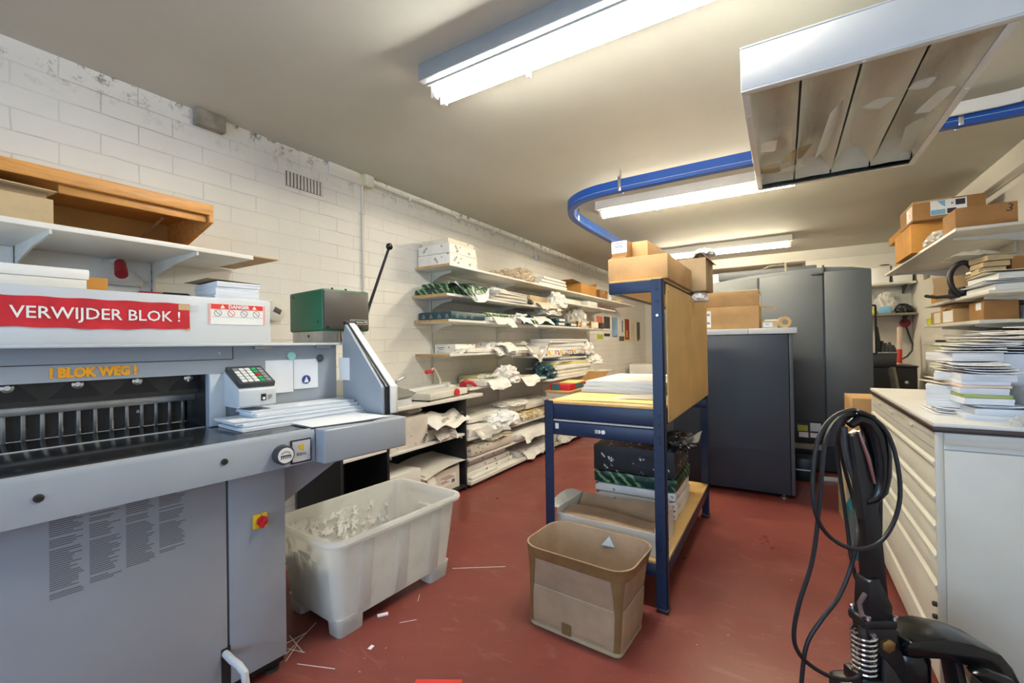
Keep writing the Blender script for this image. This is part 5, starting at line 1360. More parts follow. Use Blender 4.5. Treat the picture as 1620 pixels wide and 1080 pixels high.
B().prism([(-.205, .50), (.328, .50), (.328, 1.955), (-.205, 1.945)], 1, YP, YP+.03, .004).obj('door', PG, t)
B().prism([(.342, .27), (.70, .27), (.70, 1.945), (.342, 1.955)], 1, YP, YP+.03, .004).obj('door', PG, t)
B().prism([(-1.22, .5), (-.222, .5), (-.222, 1.945), (-.65, 1.90), (-1.22, 1.76)], 1, YP+.004, YP+.03, .004).obj('side_panel', PG, t)
B().box(.329, .341, YP+.025, YP+.0305, .27, 1.955).obj('door_gap', M['black'], t)
B().box(-.22, -.206, YP+.02, YP+.034, .5, 1.95).obj('door_gap', M['black'], t)
B().box(-.205, .328, YP+.012, YP+.03, .285, .497, .003).obj('kick_panel', PD, t)
B().box(.24, .335, YP-.012, YP, 1.93, 1.942, .002).obj('door_bar', M['black'], t)
B().cyl((.335, YP+.012, 1.925), (.335, YP+.012, 2.02), .010, 10).obj('hinge_pin', M['steel_dark'], t)
B().lathe([(.013, 0), (.013, .008), (0, .008)], (.215, YP, .74), (0, -1, 0), 12).obj('door_lock', M['black'], t)
def lab(x0, x1, y0, y1, m_, nm='label'):
    a, c = px5(x0, y1), px5(x1, y0); B().box(a[0], c[0], YP+.0105, YP+.0122, a[1], c[1]).obj(nm, M[m_], t)
lab(1262, 1278, 673, 681, 'lime', 'yellow_label'); lab(1264, 1279, 684, 691, 'paper', 'white_label'); lab(1282, 1299, 670, 682, 'grey_light', 'white_label'); lab(1282, 1299, 686, 692, 'paper', 'white_label')
B().box(-.2, .33, YP-.05, YP+.012, .235, .283, .003).obj('step', M['tan_tile'], t)
hx_, hz_ = px5(1381, 500)
B().tube([(.70, YP+.04, 1.61), (.725, YP+.03, 1.61), (.728, YP+.03, 1.60), (.728, YP+.03, 1.17), (.725, YP+.03, 1.16), (.70, YP+.04, 1.16)], .009, 8).obj('grab_handle', M['black'], t)
t = thing('toner_case', 'black case on the floor under the press door with a grey bar beside', 'case', (.10, 4.86, 0))
t.location = (.13, 5.0, 0)
B().box(-.06, .10, -.14, .14, 0, .21, .006).obj('body', M['black'], t); B().box(-.055, .095, -.142, -.14, .10, .112).obj('handle', M['steel'], t)
tag(B().box(0, .20, -.02, .02, .0, .035, .004).obj('grey_bar', M['grey_light'], None, (.27, 4.98, .0), (0, 0, R(8))), 'pale grey bar on the floor under the press step', 'bar')
# on top of the press
t = thing('pipe_tray', 'grey sheet metal duct with clamp lying along the top of the press', 'duct', (0, 5.5, 2.0))
B().box(-.62, .30, 0, .18, -.02, .07, .01).obj('duct', M['press_grey'], t); B().box(.02, .04, -.01, .19, -.02, .12, .003).obj('clamp', M['tan_tile'], t)
B().tube([(-.2, .09, .075), (-.12, .09, .11), (.0, .08, .11), (.05, .09, .08)], .008, 8).obj('pipe', M['tan_tile'], t)
tag(B().box(-.95, -.35, 6.0, 6.4, 2.0, 2.13, .004).obj('white_board', M['white'], None), 'white board lying on the top of the press at left', 'board')
# boxes on the cabinet
t = carton('lidded_carton', 'brown lidded carton with white label on top of the press cabinet', (-.385, 4.50, 1.403), 0, .42, .42, .20, M['card'], None)
B().box(-.214, .210, -.214, .214, .200, .333, .003).obj('lid', M['card'], t)
B().box(-.214, .205, -.216, -.2145, .327, .334).obj('lid_edge', M['paper_cream'], t)
B().box(.2105, .2155, -.18, .16, .205, .30).obj('side_label', M['paper'], t)
B().box(-.205, -.165, -.2115, -.2102, .02, .165).obj('label', M['paper'], t)
b = B()
for z in (.125, .05): b.box(-.197, -.175, -.2122, -.2115, z, z+.016)
b.obj('label_print', M['ink_grey'], t)
B().box(.21, .34, -.19, -.185, .185, .195, M=Matrix.Translation((.21, 0, .195)) @ Matrix.Rotation(R(14), 4, 'Y') @ Matrix.Translation((-.21, 0, -.195))).obj('side_flap', M['card_orange'], t)
t = carton('small_carton', 'small tan box with white label right of the lidded carton', (-.105, 4.40, 1.403), R(4), .115, .12, .062, M['card_pale'], None)
B().box(-.048, .022, -.0612, -.0602, .012, .05).obj('label', M['paper_cool'], t)
B().box(-.03, -.005, -.0618, -.0612, .028, .038).obj('label_print', M['blue_ink'], t)
tag(B().box(-.05, .05, -.04, .05, 0, .012, .004).obj('paper_wad', M['paper'], None, (-.09, 4.40, 1.466)), 'white paper on the small tan box on press cabinet', 'paper')
t = thing('tape_roll', 'tan adhesive tape roll at right of the small tan box on press cabinet', 'tape', (.005, 4.34, 1.403))
b = B(); prof = [(.022, -.02), (.048, -.02), (.048, .02), (.022, .02), (.022, -.02)]; b.lathe(prof, (0, 0, .048), (.35, -1, 0), 24); b.obj('roll', M['tape_clear'], t)
# ------------------------------------------------------------------ plan chest
pc = thing('plan_chest', 'long cream plan chest with white dark-edged top, right foreground', 'plan chest', (0, 0, 0))
X0, X1, Y0, Y1 = .452, 1.452, 2.118, 3.455; BE = M['beige']
B().box(X0-.006, X1, Y0-.006, Y1+.006, .9865, 1.0, .0015).obj('top_laminate', M['white_lam'], pc)
B().box(X0-.010, X1, Y0-.010, Y1+.010, .968, .9863, .003).obj('top_edge', M['edge_brown'], pc)
B().box(X0+.020, X1, Y0+.0, Y1, .06, .9675, .002).obj('carcass', BE, pc)
B().box(X0+.035, X1-.02, Y0+.02, Y1-.02, 0, .06).obj('plinth', M['char'], pc)
B().box(X0+.022, X1, Y0-.004, Y0-.0, .925, .966, .001).obj('side_rail', BE, pc)
B().box(X0+.022, X1, Y0-.0025, Y0-.0, .905, .909).obj('side_groove', M['grey'], pc)
B().box(X0+.022, X1, Y0-.0035, Y0-.0, .09, .905, .001).obj('side_panel', BE, pc)
def drawer(z0, z1, lip=True, nm='drawer'):
    if lip:
        h = z1-z0
        pr = [(X0+.019, z0), (X0+.002, z0), (X0+.002, z1-.052), (X0+.006, z1-.046), (X0+.008, z1-.034), (X0-.004, z1-.026), (X0-.008, z1-.018), (X0-.006, z1-.010), (X0+.004, z1-.006), (X0+.010, z1), (X0+.019, z1)]
    else: pr = [(X0+.019, z0), (X0, z0), (X0, z1), (X0+.019, z1)]
    o = B().prism(pr, 1, Y0+.014, Y1-.014).obj(nm, BE, pc); return o
for y0_, y1_ in ((Y0, Y0+.012), (Y1-.012, Y1)): B().box(X0-.002, X0+.0195, y0_, y1_, .05, .9675, .001).obj('front_stile', BE, pc)
o = B().box(X0, X0+.019, Y0+.014, Y1-.014, .939, .966, .001).obj('top_rail', BE, pc)
for y in (3.20, 2.86, 2.48): B().box(X0-.008, X0, y-.035, y+.035, .934, .942, .002).obj('pull_tab', BE, pc)
d = drawer(.905, .936, False)
d = drawer(.872, .902, False)
B().box(X0-.001, X0+.01, Y0+.014, Y1-.014, .9025, .9045).obj('groove', M['grey'], pc)
zz = [.868, .745, .640, .535, .430]
for k, (a, c) in enumerate(zip(zz, zz[1:])):
    d = drawer(c+.003, a-.001)
    if k == 0: B().box(X0-.0005, X0+.002, 2.80, 2.93, c+.012, a-.062, .001).obj('label_holder', M['paper_cream'], d)
d = drawer(.215, .427); d = drawer(.062, .212)
for z in (.345, .30): B().lathe([(.009, 0), (.009, .010), (.006, .013), (0, .013)], (X0, Y0+.03, z), (-1, 0, 0), 14).obj('lock', M['steel_dark'], pc)

# ------------------------------------------------------------------ paper on the chest
CNT = {}
ORD = ['lowest', 'second', 'third', 'fourth', 'fifth', 'sixth', 'seventh', 'eighth', 'ninth', 'tenth', 'eleventh', 'twelfth', 'thirteenth', 'fourteenth', 'fifteenth']
def tower(pile_name, x, y, z, items, group):
    """items: (lx, ly, h, dx, dy, rot, material, kind)"""
    for k, (lx, ly, h, dx, dy, rz, m_, kd_) in enumerate(items):
        SEED[0] += 1
        b = B()
        if kd_ == 'fan':
            n_ = max(2, int(h/.010)); g_ = random.Random(SEED[0]); z_ = 0
            for q in range(n_):
                tt = h/n_
                a, dxx, dyy = R(g_.uniform(-4, 4)), g_.uniform(-.012, .012), g_.uniform(-.012, .012)
                cu = g_.uniform(0, .006)
                MM = Matrix.Translation((dxx, dyy, z_)) @ Matrix.Rotation(a, 4, 'Z')
                b.sheet(lambda u, v: ((u-.5)*lx, (v-.5)*ly, tt*.5+cu*(abs(2*u-1)**3)+cu*.5*v**3), 5, 4, min(tt*.8, .003), M=MM)
                z_ += tt
        elif kd_ == 'block': b.pile(lx, ly, h, max(2, int(h/.012)), .0015, SEED[0], .5)
        else: b.box(-lx/2, lx/2, -ly/2, ly/2, 0, h, .0015)
        tag(b.obj('paper_bundle', M[m_], None, (x+dx, y+dy, z+.0006), (0, 0, R(rz))), f'{ORD[k]} layer from the bottom in the {pile_name}', 'paper', group)
        z += h+.0008
    return z
# front left pile
tower('left front paper pile on the chest', .612, 2.475, 1.0, [
 (.17, .22, .012, -.03, -.02, 4, 'paper', 'fan'), (.14, .20, .012, -.03, -.02, -6, 'paper', 'fan'), (.125, .17, .085, -.045, -.01, -14, 'stack', 'block'), (.14, .20, .020, -.02, .01, 8, 'paper_cream', 'fan'),
 (.14, .20, .030, -.01, .01, -12, 'stack', 'block'), (.14, .20, .022, -.005, .02, 5, 'paper_cream', 'fan'), (.16, .21, .020, .01, .0, -4, 'paper', 'fan'), (.15, .21, .032, .005, .02, 10, 'stack', 'block'), (.17, .22, .022, .02, .01, -8, 'paper', 'fan'), (.17, .24, .014, .04, .03, 6, 'paper', 'fan')], 'left front paper pile on the plan chest')
# middle pile of booklets
tower('middle front booklet pile on the chest', .638, 2.345, 1.0, [
 (.155, .20, .018, .0, -.01, -2, 'stack_cool', 'block'), (.135, .19, .022, .012, .0, 3, 'stack_cool', 'block'), (.128, .19, .014, .02, .01, 2, 'paper_cool', 'fan'), (.130, .20, .022, -.022, .0, 4, 'paper_cool', 'block'),
 (.125, .20, .013, -.020, .0, 2, 'green_paper', 'x'), (.125, .20, .022, -.022, .0, -3, 'stack_cool', 'block'), (.130, .20, .010, -.025, .0, 3, 'pink_paper', 'x'), (.125, .20, .014, -.022, .0, 0, 'paper_cool', 'x'), (.140, .21, .024, -.012, .0, -3, 'stack_cool', 'block'), (.140, .21, .018, -.010, .0, 5, 'paper', 'fan'), (.15, .22, .018, -.012, .0, -4, 'paper', 'fan')], 'booklet pile on the plan chest')
# right: blue-white boxes
t = carton('blue_white_box', 'front lower pale blue-white box at the right edge of picture on plan chest', (.86, 2.30, 1.0006), R(-1), .27, .28, .118, M['paper_cool'], None)
t = carton('blue_white_box', 'taller pale blue-white box behind the front lower one, right edge, plan chest', (.875, 2.60, 1.0006), R(1), .33, .26, .232, M['paper_cool'], None)
wad('crumpled clear film under the front pale blue-white box on plan chest', (.695, 2.175, 1.0006), .035, .03, .022, M['film'], 81, 'film', 'crumpled_film', .6, None)
# back piles
tower('wide left back paper pile on chest', .79, 2.84, 1.0, [
 (.26, .33, .09, .0, .0, 2, 'stack', 'block'), (.24, .32, .06, .01, .0, -5, 'paper', 'fan'), (.27, .34, .05, .0, .0, 6, 'paper_cream', 'fan'), (.24, .33, .04, .01, .0, -3, 'paper', 'fan'), (.26, .30, .03, -.02, .0, 9, 'green_paper', 'fan'), (.26, .34, .028, .01, .0, -6, 'paper', 'fan')], 'back left paper pile on the plan chest')
tower('paper pile behind blue-white boxes on chest', 1.13, 2.88, 1.0, [
 (.32, .34, .12, .0, .0, 2, 'stack_cool', 'block'), (.30, .32, .08, .01, .0, -5, 'stack', 'block'), (.32, .34, .05, .0, .0, 6, 'paper', 'fan'), (.34, .36, .03, -.03, .0, -3, 'paper', 'fan'), (.32, .34, .028, .0, .0, 7, 'paper_cream', 'fan'), (.36, .36, .03, -.04, -.01, 4, 'paper', 'fan'), (.34, .30, .03, .02, .02, -8, 'paper_cool', 'fan')], 'back right paper pile on the plan chest')
tower('sheets on the taller blue-white box', .86, 2.60, 1.2335, [
 (.33, .27, .022, -.01, .0, 3, 'paper_cool', 'fan'), (.30, .26, .020, .01, .0, -6, 'paper', 'fan'), (.34, .28, .024, -.02, .0, 5, 'paper', 'fan'), (.26, .22, .022, .03, .02, 20, 'paper', 'fan')], 'loose sheets on the blue-white box')

# ------------------------------------------------------------------ shelves on the right wall
def rshelf(z, y0, y1, x0, label, mat=None):
    t = thing('storage_shelf', label, 'shelf', (0, 0, 0))
    B().box(x0, XR-.012, y0, y1, z-.022, z, .002).obj('board', mat or M['white_lam'], t)
    for y in (y0+.30, y1-.25):
        B().prism([(XR-.012, z-.0225), (x0+.06, z-.0225), (x0+.06, z-.038), (XR-.25, z-.055), (XR-.05, z-.10), (XR-.012, z-.14)], 1, y-.004, y+.004).obj('bracket', M['off'], t)
    return t
for y in (4.35, 5.08):
    t = thing('shelf_rail', 'slotted shelf rail on the right wall, '+('nearer' if y < 5 else 'farther')+' one', 'shelf rail', (XR, y, 1.0), 0, 'slotted shelf rails on the right wall')
    B().box(-.014, 0, -.013, .013, 0, 1.06, .001).obj('channel', M['off'], t)
rshelf(2.072, 4.30, 6.9, 1.045, 'highest right wall shelf carrying brown cartons')
rshelf(1.590, 3.86, 5.32, 1.08, 'middle right wall shelf with cable coil and sheets', M['off'])
rshelf(1.412, 4.02, 5.34, 1.08, 'right wall shelf with tan boxes below the cable coil', M['off'])
rshelf(1.262, 3.90, 5.40, 1.08, 'lowest right wall shelf behind the paper piles', M['off'])
z = 2.0728
A_ = carton('brown_carton', 'large brown carton overhanging the right wall shelf, under the labelled carton', (1.245, 5.66, z), 0, .49, .68, .262, M['card_orange'], 'y')
Bx = carton('brown_carton', 'brown carton with printed white label on top of the overhanging carton, right wall shelf', (1.225, 5.46, z+.2635), 0, .46, .50, .168, M['card_dark'], None)
l_ = B().box(-.115, .115, -.2515, -.2502, .028, .156).obj('printed_label', M['paper_cool'], Bx)
B().box(-.112, -.02, -.2522, -.2516, .032, .075).obj('label_picture', M['blue_ink'], l_)
B().prism([(-.07, .15), (-.02, .152), (-.02, .095), (-.045, .115)], 1, -.2522, -.2516).obj('label_picture', M['blue_ink'], l_)
B().box(.045, .105, -.2522, -.2516, .098, .146).obj('label_picture', M['ink'], l_)
B().box(-.008, .05, -.2522, -.2516, .035, .076).obj('label_bars', M['ink'], l_)
B().box(.018, .030, -.2522, -.2516, .112, .126).obj('label_mark', M['ink_grey'], l_)
B().box(-.2315, -.2302, -.22, -.02, .02, .14).obj('address_label', M['paper'], Bx)
b = B()
for q in range(5): b.box(-.2322, -.2315, -.20, -.20+.05+.02*(q % 3), .035+.02*q, .041+.02*q)
b.obj('address_print', M['ink_red'], Bx)
B().box(-.2306, .02, -.2508, .2508, .150, .1688).obj('tape', M['tape_clear'], Bx)
Cx = carton('brown_carton', 'low brown carton marked 3 at the near end of highest right wall shelf', (1.205, 4.47, z), 0, .305, .30, .142, M['card_dark'], None)
text('number_mark', '3', .075, M['ink'], Cx, (.115, -.1508, .10), (R(90), R(14), 0), .0003)
B().box(-.155, -.1528, -.148, -.06, .004, .130, M=Matrix.Translation((-.153, -.148, 0)) @ Matrix.Rotation(R(-25), 4, 'Z') @ Matrix.Translation((.153, .148, 0))).obj('open_flap', M['card_dark'], Cx)
A2 = carton('brown_carton', 'brown carton at far end of highest right wall shelf, mostly hidden', (1.34, 6.42, z), 0, .42, .72, .30, M['card'], None)
for k in range(2):
    s_ = carton('small_carton', ['left', 'right'][k]+' small white-ended brown box sticking out at far end of highest right wall shelf', (1.10+.075*k, 6.40, z+.3010), 0, .07, .62, .085, M['card_orange'], None)
    B().box(-.034, .034, -.3112, -.3102, .006, .08).obj('end_label', M['paper'], s_)
wad('grey-white crumpled film bag at front of highest right wall shelf', (1.09, 4.92, z), .06, .22, .06, M['film'], 83, 'film', 'crumpled_film', .6, None)
# middle shelf
z = 1.5908
tower('sheet stack under yellow-labelled carton', 1.33, 4.12, z, [(.44, .46, .035, .0, .0, 1, 'stack', 'block'), (.46, .46, .03, -.02, .0, -3, 'paper_cool', 'fan'), (.44, .46, .035, .01, .0, 2, 'stack', 'block'), (.45, .44, .025, -.01, .01, -2, 'paper_cream', 'fan')], 'sheets on the middle right shelf')
t = carton('brown_carton', 'brown carton with bright yellow label on sheets of the middle right wall shelf', (1.405, 4.28, z+.1295), R(-2), .27, .30, .10, M['card_dark'], None)
B().box(-.045, .12, -.1515, -.1502, .012, .078).obj('yellow_label', M['yellow'], t)
b = B()
for q in range(3): b.box(-.035, .05+.02*q, -.1522, -.1515, .025+.016*q, .031+.016*q)
b.obj('label_print', M['ink_grey'], t)
for k in range(3):
    SEED[0] += 1
    tag(B().soft(.13, .24, .038, .008, .004, 6, SEED[0]).obj('padded_envelope', M['card_pale'], None, (1.185+.006*k, 4.24, z+.1298+.040*k), (0, 0, R(6*k-5))), ['lowest', 'middle', 'top'][k]+' padded brown envelope beside the yellow-labelled carton', 'envelope', 'padded envelopes on the middle right shelf')
tag(B().box(-.05, .05, -.10, .10, 0, .075, .004).obj('black_case', M['black'], None, (1.135, 4.50, z), (0, 0, R(12))), 'black case behind the cable coil on middle right wall shelf', 'case')
t = thing('cable_coil', 'thick black cable coil standing at the front of middle right wall shelf', 'cable', (1.10, 4.42, z))
c_ = [( .012*math.sin(3*a), .0+.09*math.cos(a), .125+.118*math.sin(a)) for a in [2*PI*k/28 for k in range(28)]]
B().tube([(p[1]*.75+.0, p[0]-.03, p[2]) for p in c_], .018, 10, True).obj('coil', M['rubber'], t)
B().tube([(.0, -.03, .012), (-.04, .06, .014), (-.09, .20, .02), (-.12, .35, .045)], .013, 10).obj('tail', M['rubber'], t)
B().tube([(.045, -.05, .24), (.055, -.05, .12), (.04, -.05, .015)], .014, 10).obj('coil_end', M['char'], t)
t = thing('film_cover', 'clear film draped on envelopes and coil, middle right wall shelf', 'film', (1.16, 4.30, z+.252))
B().sheet(lambda u, v: Vector((-.16+.30*u, -.14+.28*v, .02+.05*math.sin(PI*u)*math.sin(PI*v)-.02*u))+crump((u, v, 6), .018, 6, 6), 10, 10, .0009).obj('film_sheet', M['film'], t, sharp=20)
B_o = tag(B().box(-.006, .006, -.14, .14, 0, .20, M=Matrix.Rotation(R(-14), 4, 'Y')).obj('grey_card', M['card_grey'], None, (1.19, 4.86, z+.003), (0, 0, R(50))), 'greyish cardboard leaning behind the cable coil, middle right wall shelf', 'card')
for k, (x, y, lx, ly, h, m_, dz, lb) in enumerate(((1.14, 5.20, .07, .10, .09, 'card_orange', 0, 'lower orange-brown small box at far end of middle right wall shelf'), (1.15, 5.16, .07, .09, .06, 'card_dark', .091, 'upper orange-brown small box at far end of middle right wall shelf'), (1.21, 4.98, .05, .12, .10, 'card', 0, 'narrow tan box right of the orange-brown small boxes'), (1.20, 5.0, .05, .08, .05, 'paper', .101, 'small white carton on the narrow tan box, right wall shelf'), (1.27, 4.95, .05, .22, .21, 'card_pale', 0, 'tall pale file box on middle right wall shelf, left of pair'), (1.33, 4.95, .05, .22, .24, 'paper_cream', 0, 'tall cream file box on middle right wall shelf, right of pair'))):
    tag(B().box(-lx/2, lx/2, -ly/2, ly/2, 0, h, .002).obj('small_box', M[m_], None, (x, y, z+dz), (0, 0, R(4*k-8))), lb, 'box')
# shelf below
z = 1.4128
t = carton('tan_box', 'long tan box with white end labels on the right wall shelf below the coil', (1.235, 4.92, z), 0, .27, .60, .105, M['card'], None)
B().box(-.1362, -.1352, -.29, -.05, .01, .095).obj('label', M['paper'], t); B().box(-.1362, -.1352, .02, .20, .01, .095).obj('label', M['paper_cream'], t)
t = carton('tan_box', 'brown box with pale left side near end of right wall shelf below the coil', (1.22, 4.30, z), R(-3), .16, .34, .128, M['card_dark'], None)
B().box(-.0812, -.0802, -.12, .0, .07, .12).obj('label', M['paper_cool'], t)
for k in range(3):
    SEED[0] += 1
    tag(B().soft(.20, .28, .014, .005, .002, 6, SEED[0]).obj('brown_envelope', M['card'], None, (1.20+.012*k, 4.86, z+.1065+.0150*k), (0, 0, R(7*k-6))), ['lowest', 'middle', 'top'][k]+' brown envelope lying on the long tan box', 'envelope', 'brown envelopes on the long tan box')
tag(B().lathe([(0, 0), (.03, 0), (.03, .06), (.02, .06), (.02, .01)], (0, 0, 0), n=18).obj('yellow_roll', M['lime'], None, (1.115, 5.27, z)), 'yellow-green roll at the far end of the right wall shelf below coil', 'roll')
tag(B().box(-.1, .1, -.12, .12, 0, .09, .003).obj('pale_box', M['off'], None, (1.42, 4.25, z)), 'pale box near the wall, right wall shelf below coil', 'box')
# lowest shelf
z = 1.2628
tower('near messy sheets on lowest right shelf', 1.32, 4.15, z, [(.42, .42, .03, .0, .0, 2, 'paper', 'fan'), (.44, .40, .025, -.03, .0, -5, 'paper_cool', 'fan'), (.40, .42, .022, .0, .0, 6, 'paper', 'fan')], 'messy sheets on the lowest right shelf')
tower('far messy sheets on lowest right shelf', 1.29, 4.85, z, [(.40, .50, .018, .0, .0, -2, 'card_pale', 'x'), (.44, .46, .025, -.02, .0, 4, 'paper', 'fan'), (.40, .42, .020, -.02, .0, -7, 'paper', 'fan')], 'messy sheets on the lowest right shelf, far end')

# ------------------------------------------------------------------ far right corner
def wsh(z, x0, x1, lab, m_='off'):
    t = thing('storage_shelf', lab, 'shelf', (0, 0, 0)); B().box(x0, x1, 8.06, 8.455, z-.03, z, .003).obj('board', M[m_], t)
    for x in (x0+.08, x1-.08): B().prism([(8.455, z-.0305), (8.16, z-.0305), (8.16, z-.045), (8.40, z-.14), (8.455, z-.14)], 0, x-.004, x+.004).obj('bracket', M['char'], t)
wsh(2.09, .85, 1.56, 'white shelf with two white bins in the far right corner'); wsh(1.655, .85, 1.56, 'dark shelf under the white bins in the far right corner', 'tan_tile')
for k in range(2):
    t = thing('storage_bin', ['left', 'right'][k]+' white plastic bin on the shelf in the far right corner', 'bin', (1.185+.245*k, 8.26, 2.0905), 0, 'white bins in the far right corner')
    B().prism([(-.10, 0), (.10, 0), (.112, .225), (-.112, .225)], 1, -.15, .15, .006).obj('body', M['white'], t); B().box(-.116, .116, -.158, .158, .2255, .245, .004).obj('lid', M['off'], t)
wad('dark clip on the left white bin in far right corner', (1.25, 8.22, 2.3365), .06, .05, .02, M['char'], 91, 'clip', 'black_clip', .4, None)
wad('bluish clear plastic bag on the dark shelf in far right corner', (1.25, 8.24, 1.656), .12, .10, .20, M['film'], 92, 'bag', 'plastic_bag', .5, None)
tag(B().box(-.07, .07, -.03, .03, 0, .10, .01).obj('blue_pouch', M['blue_ink'], None, (1.23, 8.14, 1.656)), 'light blue pouch before the clear bag in far right corner', 'pouch')
wad('black cap-like cloth on the dark shelf in far right corner', (1.44, 8.20, 1.656), .10, .08, .09, M['black'], 93, 'cloth', 'black_cloth', .35, None)
wad('lime yellow object at left of the dark shelf in far right corner', (1.09, 8.16, 1.656), .05, .05, .05, M['lime'], 94, 'gadget', 'lime_object', .3, None)
wad('grey clear film at left end of dark shelf in far right corner', (1.06, 8.28, 1.656), .07, .08, .26, M['film'], 95, 'film', 'crumpled_film', .5, None)
t = thing('low_cabinet', 'black cabinet with pale round knob in the far right corner', 'cabinet', (1.19, 7.68, 0))
B().box(-.30, .24, -.25, .30, .0, .93, .004).obj('body', PD, t); B().box(-.31, .25, -.262, .31, .9305, .948, .003).obj('top', M['black'], t)
B().box(-.29, .23, -.266, -.2505, .04, .915, .003).obj('door', PD, t); B().lathe([(.0, .0), (.010, 0), (.010, .012), (.020, .016), (.018, .026), (0, .03)], (.13, -.266, .74), (0, -1, 0), 16).obj('knob', M['grey_light'], t)
t = thing('grey_bin', 'grey open bin on the black cabinet in far right corner', 'bin', (1.12, 7.62, .949))
B().prism([(-.16, 0), (.12, 0), (.13, .16), (-.17, .16)], 1, -.12, .12, .004).obj('body', M['press_grey'], t); B().box(-.175, .135, -.125, .125, .1605, .172, .003).obj('lid', M['grey_light'], t)
t = thing('brush_tools', 'dark brush and tools standing on the grey bin, far right corner', 'tools', (1.13, 7.64, 1.1215))
for k, (x, h) in enumerate(((-.05, .34), (.0, .15), (.035, .12), (.075, .13), (.11, .09))):
    B().tube([(x, 0, 0), (x, .0, h*.4), (x-.01, .01, h)], [.028, .026, .014], 10).obj('tool', M['char'] if k else M['black'], t)
t = thing('red_sign', 'red round plate hanging on far right corner wall with a dark cable', 'plate', (1.50, 8.455, 1.52))
B().lathe([(0, 0), (.062, 0), (.062, .02), (0, .02)], (0, 0, 0), (0, -1, 0), 24).obj('plate', M['red_dark'], t)
B().tube([(.01, -.02, -.05), (.04, -.03, -.18), (.07, -.04, -.30), (.06, -.06, -.40), (.0, -.10, -.48), (-.10, -.14, -.54)], .011, 8).obj('cable', M['char'], t)
t = thing('wall_vent', 'small dark grey vent plate high on the right wall near the far corner', 'vent', (XR, 7.62, 2.15))
B().box(-.012, 0, -.12, .12, -.09, .09, .003).obj('plate', M['tan_tile'], t)
t = thing('rolled_poster', 'pink and white rolled sheet standing on the black cabinet, far right corner', 'roll', (1.33, 7.86, .949), R(0))
B().cyl((0, 0, 0), (.02, .06, .50), .028, 14).obj('roll', M['pink_paper'], t); B().cyl((0, -.002, .02), (.008, .022, .20), .0292, 14).obj('red_end', M['ink_red'], t)
# chair by the far corner
t = thing('office_chair', 'office chair with grey-taupe rounded backrest beyond the plan chest, partly hidden', 'chair', (1.265, 6.30, 0), R(78))
b = B(); b.prism([(-.20, 0), (.20, 0), (.215, .25), (.18, .36), (-.18, .36), (-.215, .25)], 1, -.03, .02, .012); b.obj('backrest', M['tan_tile'], t, (0, .22, .62), (R(-8), 0, 0))
B().box(-.22, .22, -.22, .20, .44, .50, .02).obj('seat', M['tan_tile'], t); B().box(-.03, .03, .20, .215, .46, .70, .004).obj('back_bar', M['black'], t); B().cyl((0, 0, .07), (0, 0, .44), .028, 12).obj('column', M['black'], t)
for k in range(5):
    a = 2*PI*k/5; l_ = B().tube([(0, 0, .09), (.26*math.cos(a), .26*math.sin(a), .055)], [.026, .016], 8).obj('base_leg', M['black'], t); B().lathe([(0, -.012), (.026, -.012), (.026, .012), (0, .012)], (.26*math.cos(a), .26*math.sin(a), .027), (math.sin(a), -math.cos(a), 0), 14).obj('caster', M['black'], l_)
for k in range(2): tag(B().box(-.012, .012, -.16, .16, 0, .98, .002, M=Matrix.Rotation(R(5), 4, 'Y')).obj('leaning_panel', M['press_grey'] if k else M['grey'], None, (1.33+.05*k, 5.85, .002), (0, 0, R(10))), ['left', 'right'][k]+' narrow grey panel leaning by the chair at right wall', 'panel')
# cartons between chest and press
t = carton('brown_carton', 'lower brown carton on the floor between plan chest and press', (.53, 3.98, 0), R(3), .38, .34, .47, M['card_pale'], 'y')
t = carton('brown_carton', 'middle brown carton of the stack between plan chest and press', (.55, 3.98, .471), R(-1), .36, .34, .27, M['card'], None)
t = carton('brown_carton', 'top brown carton between plan chest and press, above the chest corner', (.555, 3.97, .742), R(2), .34, .34, .155, M['card'], 'y')
t = thing('teal_bin', 'dark teal plastic bin standing on the floor at the far end of plan chest', 'bin', (.385, 3.36, 0), R(8))
b = B()
b.prism([(-.055, 0), (.055, 0), (.06, .28), (.05, .30), (.0, .42), (-.045, .56), (-.06, .50), (-.06, .28)], 0, -.085, .085, .003, M=Matrix.Rotation(R(90), 4, 'Z'))
b.obj('body', M['teal'], t); B().box(-.062, .062, -.089, -.085, .27, .28, .001).obj('rim_line', M['mint'], t)

# ------------------------------------------------------------------ hand pallet truck
PTZ = R(31.56)
pt = thing('pallet_truck', 'black hand pallet truck with upright handle and coil spring, right foreground', 'pallet truck', (.20, 1.59, 0), PTZ)
BG = M['black_gloss']
B().prism([(-.058, 1.03), (-.030, 1.045), (.016, .80), (.034, .575), (-.024, .575), (-.028, .78)], 1, -.016, .016, .004).obj('handle_shaft', M['black'], pt)
B().tube([(-.062, -.01, 1.060), (-.04, -.01, 1.078), (-.012, -.01, 1.07), (.012, -.01, 1.03), (.022, -.01, .975), (.024, -.01, .92), (.018, -.01, .875), (.0, -.01, .852), (-.022, -.01, .846)], [.012, .018, .024, .028, .027, .024, .020, .015, .010], 14).obj('handle_grip', BG, pt)
B().tube([(-.06, .012, 1.05), (-.058, .012, .99), (-.045, .012, .93), (-.02, .012, .86)], .008, 10).obj('handle_rod', M['char'], pt)
B().tube([(-.044, -.02, 1.045), (-.020, -.022, .97), (-.004, -.022, .90)], [.004, .006, .004], 8).obj('release_lever', M['chrome'], pt)
B().prism([(-.030, .63), (.0, .64), (.038, .56), (.034, .52), (-.036, .52)], 1, -.026, .026, .006).obj('shaft_socket', M['black'], pt)
b = B().box(-.048, .044, -.034, .034, .500, .528, .008); b.obj('socket_collar', M['black'], pt)
